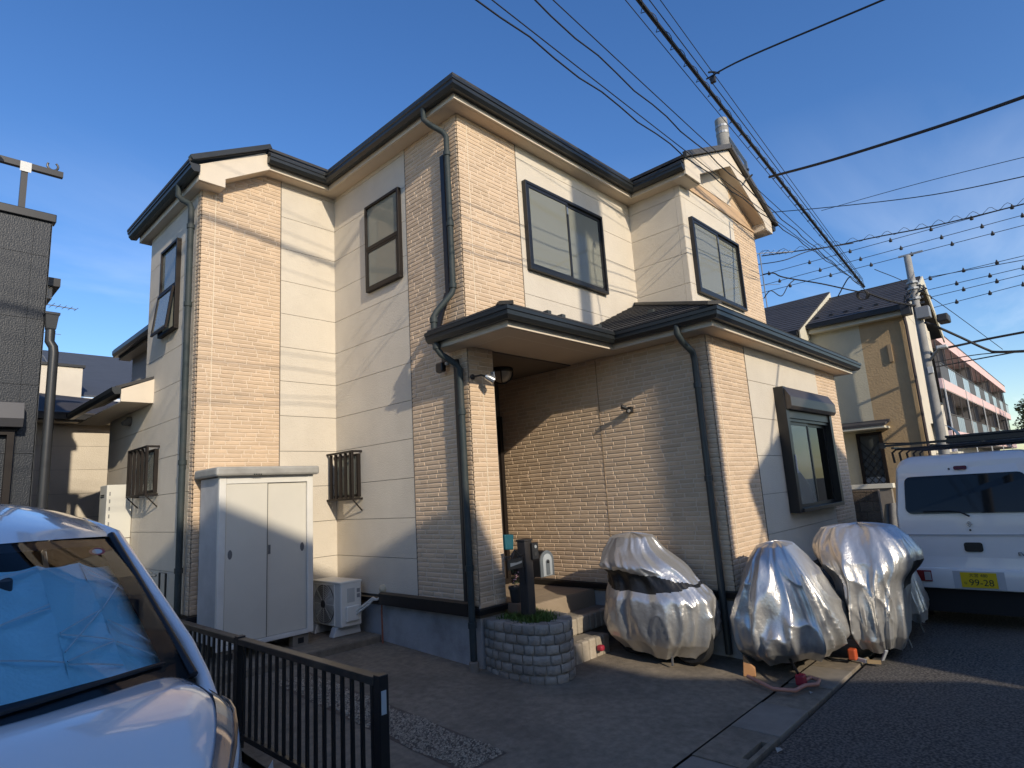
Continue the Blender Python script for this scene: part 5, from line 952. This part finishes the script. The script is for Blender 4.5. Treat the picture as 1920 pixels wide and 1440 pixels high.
MB().box(-2.93, 5.5, 5.0, -2.72, 9, 5.12).build('eave', BLK, DH); MB().box(-2.93, 5.55, 4.82, -2.80, 9, 4.998).build('eave_box', TRIM, DH)
LB = thing('laundry_pole_stand', (-3.27, 5.02, 5.84), 'black laundry pole bracket on the dark house parapet', 'bracket')
MB().box(-3.31, 5.0, 5.84, -3.24, 5.06, 6.42).build('upright', BLK, LB); MB().box(-4.4, 4.99, 6.42, -2.86, 5.06, 6.50).build('crossbar', BLK, LB); MB().box(-3.33, 4.985, 6.36, -3.21, 4.9895, 6.50).build('bracket_plate', mat('plate_white', (.6, .6, .57), .5), LB)
for x_ in (-2.98, -3.66): MB().tube([(x_+.06*math.cos(t*.42+2.6), 5.02, 6.56+.06*math.sin(t*.42+2.6)) for t in range(12)], .014, 6).build('hook', BLK, LB)
tag(MB().tube([(-3.62, 4.6, 6.62), (-3.9, 6.6, 6.45)], .022, 8).build('laundry_pole', mat('pole_steel', (.25, .25, .27), .3, m=.6)), 'steel laundry pole resting on the black bracket hooks', 'pole')
# ------------------------------------------------------------ houses far back on the left
BK = thing('back_house', (0, 11, 0), 'cream walled house with low dark roof seen behind the water heater', 'house')
MB().box(-4, 9.516, -.1, 1.5, 13, 3.50).build('wall_core', JOINT, BK)
for r in range(9): MB().box(-4, 9.5, -.05+.455*r, -.0, 9.516, min(3.5, .40+.455*r)).build('siding_panel', SID, BK)
MB().box(-4, 9.2, 3.56, 1.5, 9.5, 3.68).build('eave_box', TRIM, BK); MB().box(-4, 9.08, 3.60, 1.5, 9.198, 3.70).build('gutter', BLK, BK)
shingled('roof', BK, (-4, 9.1, 3.72), (1.5, 9.1, 3.72), (-4, 10.6, 4.35), (1.5, 10.6, 4.35), 8) if False else MB().prism([(-4, 9.08, 3.71), (1.5, 9.08, 3.66), (1.5, 10.6, 4.05), (-4, 10.6, 4.40)], (0, 0, .04)).build('roof', TRF, BK)
BK2 = thing('slate_roof_house', (0, 18, 0), 'house with blue-grey slate roof and cream dormer far behind', 'house')
MB().box(-5, 16.5, -.1, 4, 22, 5.2).build('wall', SID, BK2); MB().prism([(-5, 16.0, 5.20), (4, 16.0, 5.20), (4, 18.4, 6.95), (-5, 18.4, 6.95)], (0, 0, .06)).build('roof', mat('blue_slate', (.055, .065, .085), .6, var=.2, vs=3, bump=.3, bs=10, sc3=(1, 1, 6)), BK2); MB().box(-5, 15.95, 5.05, 4, 16.3, 5.18).build('eave_box', WHT, BK2); MB().box(-2.6, 15.2, 4.0, -.55, 16.4, 5.88).build('dormer', SID, BK2); MB().box(-2.65, 15.15, 5.88, -.5, 16.45, 5.95).build('dormer_cap', BLK, BK2)
def antenna(base, h, label, dirx, n=7, span=1.0):
    T = thing('tv_antenna', base, label, 'antenna'); b = Vector(base); al = mat('antenna_metal', (.22, .23, .24), .5, m=.3)
    MB().tube([b, b+Vector((0, 0, h))], .02, 6).build('mast', al, T); d = Vector(dirx).normalized(); s_ = Vector((-d.y, d.x, 0)); bm = MB().tube([b+Vector((0, 0, h))-d*.15, b+Vector((0, 0, h))+d*span], .014, 6).build('boom', al, T)
    for k in range(n): c = b+Vector((0, 0, h))+d*(span*k/(n-1)); l = .32-.02*k; MB().tube([c-s_*l, c+s_*l], .008, 5).build('element', al, bm)
    c = b+Vector((0, 0, h*.52)); MB().tube([c-d*.3, c+d*.6], .009, 5).build('element', al, T)
    for k in range(3): a = k*2.09; MB().tube([b+Vector((.35*math.cos(a), .35*math.sin(a), -.05)), b+Vector((.2*math.cos(a), .2*math.sin(a), .22)), b+Vector((0, 0, .3))], .012, 5).build('mast_leg', al, T)
    return T
antenna((-1.30, 17.6, 6.42), 1.85, 'tv antenna on the blue slate roof behind the dark house', (1, .1, 0), 7, .95)
q = on('y', 3, 1442, 600); antenna((q.x, q.y, q.z), 2.6, 'tall tv antenna behind the gable beside the utility wires', (.7, -.7, 0), 7, 1.3)
# ------------------------------------------------------------ houses across the road behind the camera, they shade the drive
def cross_house(name, label, prof, wallx, base, lean=None):
    T = thing(name, (sum(wallx)/2, -13, base), label, 'house'); WM = mat(name+'_wall', (.72, .69, .62), .8, var=.1, vs=2, bump=.3, bs=30); (xl, zl), (xp, zp), (xr, zr) = prof
    zlw = zl + (zp-zl)*(wallx[0]-xl)/(xp-xl) - .1; zrw = zr + (zp-zr)*(xr-wallx[1])/(xr-xp) - .1
    MB().prism([(wallx[0], -9.15, base), (wallx[1], -9.15, base), (wallx[1], -9.15, zrw), (xp, -9.15, zp-.12), (wallx[0], -9.15, zlw)], (0, -8, 0)).build('wall', WM, T)
    MB().prism([(xl, -8.95, zl-.1), (xp, -8.95, zp-.1), (xp, -8.95, zp), (xl, -8.95, zl)], (0, -8.4, 0)).build('roof', TRF, T); MB().prism([(xp, -8.95, zp-.1), (xr, -8.95, zr-.1), (xr, -8.95, zr), (xp, -8.95, zp)], (0, -8.4, 0)).build('roof', TRF, T)
    for x_ in (wallx[0]+.9, wallx[1]-2.1):
        for z_ in (base+.9, base+3.6):
            if z_+1.2 < min(zlw, zrw)+.8:
                w1 = MB(); w1.box(x_, -9.149, z_, x_+1.2, -9.09, z_+.05); w1.box(x_, -9.149, z_+1.15, x_+1.2, -9.09, z_+1.2); w1.box(x_, -9.149, z_+.05, x_+.05, -9.09, z_+1.15); w1.box(x_+1.15, -9.149, z_+.05, x_+1.2, -9.09, z_+1.15)
                w1 = w1.build('window', BRN, T); MB().box(x_+.05, -9.149, z_+.05, x_+1.15, -9.13, z_+1.15).build('pane', mat('van_glass'), w1)
    if lean: (xa_, za_), (xb_, zb_) = lean; MB().prism([(xa_, -8.95, za_-.1), (xb_, -8.95, zb_-.1), (xb_, -8.95, zb_), (xa_, -8.95, za_)], (0, -5, 0)).build('lean_to_roof', TRF, T); MB().prism([(xa_, -9.1, base), (xb_-.3, -9.1, base), (xb_-.3, -9.1, zb_-.0), (xa_, -9.1, za_-.15)], (0, -4.6, 0)).build('lean_to_wall', WM, T)
    return T
GH = cross_house('gabled_house', 'beige gabled house with a lean-to across the road', ((-11.2, 6.05), (-6.6, 8.10), (-2.55, 6.22)), (-10.8, -2.84), -.1, ((-2.83, 4.6), (-1.9, 4.05)))
MB().prism([(-1.9, -8.95, 3.97), (.86, -8.95, 2.42), (.86, -8.95, 2.52), (-1.9, -8.95, 4.07)], (0, -5, 0)).build('lean_to_roof', TRF, GH); MB().prism([(-1.9, -9.1, -.1), (.56, -9.1, -.1), (.56, -9.1, 2.5), (-1.9, -9.1, 3.9)], (0, -4.6, 0)).build('lean_to_wall', mat('gabled_house_wall'), GH)
cross_house('narrow_gabled_house', 'narrow beige gabled house across the road from the bay window', ((.56, 5.17), (2.8, 6.30), (5.04, 5.17)), (.96, 4.66), -.1)
# ------------------------------------------------------------ utility poles
PC = mat('pole_concrete', (.27, .265, .25), .8, var=.25, vs=4, bump=.3, bs=40, dirt=((.14, .135, .12), .5), ds=3); HW = mat('pole_hardware', (.30, .31, .32), .5, m=.5); HWD = mat('pole_dark', (.03, .03, .032), .5)
def pole(x, y, h, label, r0=.17, r1=.11, base=-.1):
    T = thing('utility_pole', (x, y, base), label, 'utility pole', 'concrete utility poles'); MB().lathe([(r0, 0), ((r0+r1)/2, h/2), (r1, h), (r1*.7, h+.02)], (x, y, base), 18).build('shaft', PC, T, auto=50); return T
PF = pole(12.45, -2.3, 6.85, 'slim grey utility pole with street lamp beside the tan house', .125, .075)
MB().box(12.25, -2.55, 5.15, 12.5, -2.28, 5.42).build('junction_box', mat('box_grey', (.22, .23, .24), .5), PF, bevel=.01); MB().box(12.2, -2.2, 5.3, 12.45, -2.0, 5.55).build('junction_box', HWD, PF, bevel=.01)
for z in (5.65, 5.9, 6.05): MB().lathe([(.12, 0), (.12, .05)], (12.45, -2.3, z), 12).build('band', HW, PF)
for k in range(9): a = k*.7; MB().tube([(12.45+.12*math.cos(a), -2.3+.12*math.sin(a), 5.5+.05*k), (12.45+.26*math.cos(a), -2.3+.26*math.sin(a), 5.45+.06*k), (12.45+.2*math.cos(a+.6), -2.3+.2*math.sin(a+.6), 5.72+.04*k)], .014, 5).build('cable_loop', HWD, PF)
for k in range(4): MB().bar((12.45-.0, -2.3-.16, 5.55+.14*k), (12.45, -2.3+.16, 5.55+.14*k), .05, .05).build('insulator_bracket', HWD, PF)
MB().bar((12.45, -2.12, 6.78), (12.45, -2.62, 6.78), .04, .04).build('crossarm', HW, PF)
lm = MB().tube([(12.40, -2.36, 4.15), (12.3, -2.48, 4.25), (12.15, -2.62, 4.35)], .035, 8).build('lamp_arm', HW, PF); MB().box(12.0, -2.78, 4.33, 12.2, -2.58, 4.40).build('lamp_head', mat('lamp_white', (.6, .6, .58), .4), lm, bevel=.015); MB().box(12.33, -2.40, 3.85, 12.42, -2.30, 4.0).build('pole_label', mat('lamp_white'), PF)
PB = pole(9.05, .40, 10.35, 'thick concrete utility pole rising behind the bay gable', .20, .145)
for z in (10.02, 9.85): MB().lathe([(.155, 0), (.155, .06)], (9.05, .40, z), 14).build('band', HW, PB)
A_ = on('x', 9.05, 1366, 262); B_ = on('x', 9.05, 1408, 352); F_ = MB(); GRY = mat('frame_grey', (.16, .19, .21), .5, m=.4)
for pts in (((1366, 258), (1398, 305)), ((1366, 258), (1374, 330)), ((1380, 280), (1386, 345)), ((1398, 305), (1412, 400))): MB().bar(on('x', 9.05, *pts[0]), on('x', 9.05, *pts[1]), .06, .05, (1, 0, 0)).build('steel_frame', GRY, PB)
for pts in (((1398, 330), (1408, 332)), ((1396, 342), (1402, 372)), ((1392, 320), (1404, 318))): MB().bar(on('x', 9.05, *pts[0]), on('x', 9.05, *pts[1]), .05, .05, (1, 0, 0)).build('insulator', HWD, PB)
PS = pole(.11, -8.0, 12.2, 'utility pole across the road that shades the upper window', .16, .12); MB().bar((-.6, -8, 11.6), (.85, -8, 11.6), .09, .09).build('crossarm', HW, PS); MB().bar((-.6, -8, 10.8), (.85, -8, 10.8), .09, .09).build('crossarm', HW, PS); MB().lathe([(.2, 0), (.24, .1), (.24, .75), (.2, .8)], (.45, -8, 9.2), 16).build('transformer', mat('box_grey'), PS)
PL_ = pole(-10, -2.2, 9.2, 'utility pole beyond the parked car where the street cables start', .17, .12)
# ------------------------------------------------------------ wires
WM_ = mat('wire_black', (.012, .012, .014), .6)
def wire(pts, r, label, name='overhead_wire', grp='overhead wires', n=6, m_=WM_):
    return tag(MB().tube(pts, r, n).build(name, m_), label, 'wire', grp)
FP_ = on('x', 10.9, 1622, 547)
def street(ztop, yoff=0, zoff=0, sag=.12, far=None): return arc((-10, -2.2, ztop), far or (FP_.x, FP_.y+yoff, FP_.z+zoff), sag, 40)
def att(px, py, far):   # height on the near pole so that the wire runs through that direction
    n = ray(px, py).cross(far-CAM); return CAM.z - (n.x*(-10-CAM.x)+n.y*(-2.2-CAM.y))/n.z
for k, (px, fz_) in enumerate(((915, .1), (940, .12), (1015, .05), (1050, .15))):
    far = FP_+Vector((0, .0, fz_)); P = arc((-10, -2.2, att(px, 0, far)+.05), far, .10, 60)
    if k in (0, 2): P = [p + Vector((0, .012*math.sin(i*1.9), .014*math.cos(i*1.9))) for i, p in enumerate(P)]
    wire(P, .0075 if k in (0, 2) else .0055, ('twisted service wire past the gable, farthest from the thick bundle', 'straight service wire beside the outermost twisted one', 'twisted service wire between two straight ones past the gable', 'straight service wire past the gable, closest to the thick bundle')[k], 'service_wire')
FB = FP_+Vector((0, 0, .12)); zb = att(1205, 0, FB); BUN = arc((-10, -2.2, zb+.04), FB, .10, 70)
wire(BUN, .026, 'thick black cable bundle running along the street to the slim pole', 'cable_bundle', 'street cables', 8)
wire([p+Vector((0, .03, .04)) for p in BUN], .010, 'messenger wire clipped on top of the thick cable bundle', 'messenger_wire', 'street cables')
HX = []
for i in range(len(BUN)*10-10):
    a = BUN[i//10].lerp(BUN[i//10+1], (i % 10)/10); t = i*.55; HX.append(a+Vector((0, .05*math.cos(t)+.0, .05*math.sin(t)-.03)))
wire(HX, .0045, 'thin lashing wire coiled round the thick cable bundle', 'lashing_wire', 'street cables', 5)
for (px, fz_, r_, lb_) in ((1178, .05, .005, 'thin wire hanging just below the thick cable bundle'), (1222, .25, .006, 'thin wire strung just above the thick cable bundle'), (1242, .3, .005, 'thin wire strung highest above the thick cable bundle')):
    far = FP_+Vector((0, 0, fz_)); wire(arc((-10, -2.2, att(px, 0, far)), far, .05, 30), r_, lb_, 'overhead_wire', 'street cables')
def pw(pts, r, label, name='overhead_wire', grp='wires crossing the road', sag=0):  # (px, py, distance along the view) points
    P = [CAM + ray(px, py).normalized()*d for px, py, d in pts]; 
    if len(P) == 2: P = arc(P[0], P[1], sag, 16)
    elif len(P) < 20:
        o = []
        for i in range(len(P)-1):
            a, b, c, d = P[max(i-1, 0)], P[i], P[i+1], P[min(i+2, len(P)-1)]
            for k in range(6): t = k/6; o.append(.5*((2*b) + (c-a)*t + (2*a-5*b+4*c-d)*t*t + (3*b-a-3*c+d)*t**3))
        P = o + [P[-1]]
    if pts[-1][0] > 1900: P.append(P[-1] + (P[-1]-P[-2]).normalized()*30)
    return wire(P, r, label, name, grp)
pw([(1325, 148, 8.2), (1400, 108, 7.8), (1660, -2, 7.2), (1800, -65, 7)], .010, 'dark drop wire with a clamp leaving the cable bundle over the road'); p = CAM + ray(1336, 142).normalized()*8.15
DC = thing('wire_clamp', p, 'black wire clamp hanging where the drop wire meets the bundle', 'clamp'); MB().box(p.x-.02, p.y-.03, p.z-.09, p.x+.02, p.y+.03, p.z-.02).build('clamp_body', HWD, DC, bevel=.005); MB().tube([p+Vector((-.05, .02, .03)), p+Vector((0, 0, .05)), p+Vector((.06, -.06, .03))], .012, 6).build('hook', HWD, DC)
pw([(1442, 332, 11), (1560, 300, 10.3), (1760, 237, 9.4), (1930, 178, 8.8), (2060, 130, 8.4)], .020, 'thick cable crossing the road from the bundle', 'road_crossing_cable')
pw([(1360, 330, 14), (1372, 350, 13), (1395, 340, 12), (1410, 328, 11.2)], .016, 'short jumper cable between the bundle and the gable pole', 'jumper_cable')
pw([(1400, 402, 22), (1560, 388, 21), (1750, 365, 19), (1960, 322, 17)], .012, 'grey wire crossing far over the road beyond the gable'); pw([(1540, 395, 24), (1730, 342, 22), (1960, 285, 20)], .009, 'faint high wire slanting across the road toward the right')
sp = [(1428, 480), (1500, 470), (1560, 462), (1640, 445), (1730, 428), (1830, 405), (1960, 372)]
pw([(a, b, 26) for a, b in sp], .022, 'thick cable with a spiral wire looping round it across the road', 'spiral_cable'); pw([(1428+ (1960-1428)*i/90, 480-108*(i/90)**1.35-6-5*math.sin(i*1.15), 26) for i in range(91)], .009, 'looping spiral wire wound on the thick crossing cable', 'spiral_wire'); pw([(1420, 496, 25), (1470, 488, 25), (1520, 470, 25.5), (1600, 456, 26)], .016, 'slack cable hanging below the spiral cable', 'slack_cable')
MK = []
HL = [((1300, 551, 45), (1960, 371, 45)), ((1300, 570, 45), (1960, 392, 45)), ((1300, 582, 45), (1960, 412, 45)), ((1700, 532, 45), (1960, 470, 45)), ((1700, 553, 45), (1960, 492, 45)), ((1700, 568, 45), (1960, 505, 45)), ((1700, 590, 45), (1960, 522, 45))]
for k, (a, b) in enumerate(HL):
    pw([a, b], .018, ('uppermost far power line with teardrop markers crossing above the slim pole', 'middle far power line with teardrop markers crossing above the slim pole', 'lowest far power line with teardrop markers crossing above the slim pole', 'first power line from the top crossing beside the slim pole', 'second power line from the top crossing beside the slim pole', 'third power line from the top crossing beside the slim pole', 'fourth power line from the top crossing beside the slim pole')[k], 'power_line', 'far power lines'); 
    for j in range(9 if k < 3 else 4):
        t = (.10+.115*j+.03*(k % 3)) if k < 3 else .12+.24*j+.05*(k % 2)
        px, py = a[0]+(b[0]-a[0])*t, a[1]+(b[1]-a[1])*t; p = CAM + ray(px, py).normalized()*45
        if k < 3 and px < 1435: continue
        tag(MB().lathe([(.01, .16), (.04, .10), (.10, -.04), (.09, -.11), (.02, -.14)], p, 10).build('line_marker', HWD, auto=60), 'small black teardrop marker clipped on a far power line', 'marker', 'line markers')
pw([(1735, 605, 16.2), (1755, 612, 16.5), (1800, 632, 17), (1850, 655, 17.5), (1875, 660, 17.5), (1990, 655, 16)], .030, 'thick drooping cable leaving the slim pole to the right', 'drooping_cable'); p = CAM+ray(1766, 600).normalized()*16.6
CL = thing('cable_closure', p, 'black cable closure box hanging on the drooping cable', 'cable box'); MB().box(p.x-.35, p.y-.16, p.z-.10, p.x+.05, p.y+.05, p.z+.08).build('closure_case', HWD, CL, bevel=.03)
pw([(1750, 657, 20), (1800, 647, 20), (1860, 634, 20), (1990, 610, 19)], .030, 'thick dark cable sweeping upward in front of the pink apartments'); pw([(1745, 690, 22), (1850, 670, 22), (1990, 645, 20)], .018, 'thin cable in front of the pink apartment balconies'); pw([(1740, 682, 22), (1840, 664, 22), (1990, 656, 20)], .014, 'second thin cable in front of the pink apartment balconies')
pw([(1640, 505, 17.5), (1735, 550, 20), (1880, 655, 26)], .010, 'thin grey wire sloping down behind the slim pole'); pw([(1740, 520, 30), (1960, 480, 30)], .014, 'faint power line above the slim pole')
pw([(1430, 515, 14), (1450, 512, 14), (1470, 520, 14.2), (1540, 532, 14.6), (1600, 545, 15), (1622, 548, 15.2)], .014, 'sagging cable bundle between the antenna roof and the coil', 'sagging_cable'); pw([(1432, 560, 13.5), (1445, 545, 13.5), (1465, 555, 13.6), (1478, 535, 13.8), (1490, 524, 14)], .010, 'looped slack cable behind the brick corner of the bay', 'looped_cable')
CO = [CAM+ray(1618+13*math.cos(t*.5)*(1-.012*t), 553+9*math.sin(t*.5)).normalized()*(FP_-CAM).length for t in range(40)]; wire(CO, .012, 'coil of spare cable tied below the bundle near the slim pole', 'cable_coil', 'street cables')
wire(arc(FP_, (12.4, -2.3, 5.5), .06, 12), .024, 'short thick cable from the spare coil to the slim pole', 'cable_bundle', 'street cables', 8)
pw([(1571, 556, 15.3), (1588, 525, 14.6), (1596, 518, 14.5)], .012, 'short drop wire from the bundle down to the tan house roof')
# ------------------------------------------------------------ trees at the end of the road
def tree(x, y, h, rad, seed, label):
    T = thing('tree', (x, y, -.2), label, 'tree', 'trees at the end of the road'); rt = random.Random(seed); MB().tube([(x, y, -.2), (x+.1, y, h*.3), (x, y+.2, h*.6)], [.28, .22, .12], 8).build('trunk', mat('bark', (.06, .045, .03), .9, bump=1, bs=10), T, auto=60)
    for k in range(5): a = k*1.3; MB().tube([(x, y, h*.35), (x+rad*.5*math.cos(a), y+rad*.5*math.sin(a), h*.6), (x+rad*.7*math.cos(a), y+rad*.7*math.sin(a), h*.75)], [.12, .07, .03], 6).build('limb', mat('bark'), T)
    lf = MB(); cl = [(Vector((x+rt.uniform(-1, 1)*rad*.75, y+rt.uniform(-1, 1)*rad*.75, h*.35+rt.random()*h*.6)), rad*rt.uniform(.25, .5)) for _ in range(26)]
    for i in range(6500):
        c, r_ = cl[i % 26]; d = Vector((rt.gauss(0, 1), rt.gauss(0, 1), rt.gauss(0, .8))).normalized(); p = c + d*r_*rt.uniform(.55, 1.05); e = Vector((rt.uniform(-1, 1), rt.uniform(-1, 1), rt.uniform(-.6, .6))).normalized(); s_ = rt.uniform(.07, .15); g = e.orthogonal().normalized()
        lf.add([p-e*s_, p+g*s_*.55, p+e*s_, p-g*s_*.55], [(0, 1, 2, 3)])
    tag(lf.build('crown', mat('leaves', (.055, .085, .025), .6, rnd=.8, var=.2, vs=2), T), kind='stuff')
tree(62, -3.2, 6.8, 2.6, 1, 'dark leafy tree close against the end of the apartments'); tree(66, -6.5, 6.2, 2.8, 2, 'leafy tree on the far side of the road end'); tree(58, -5.6, 4.0, 2.0, 3, 'low bushy tree between the two taller ones')
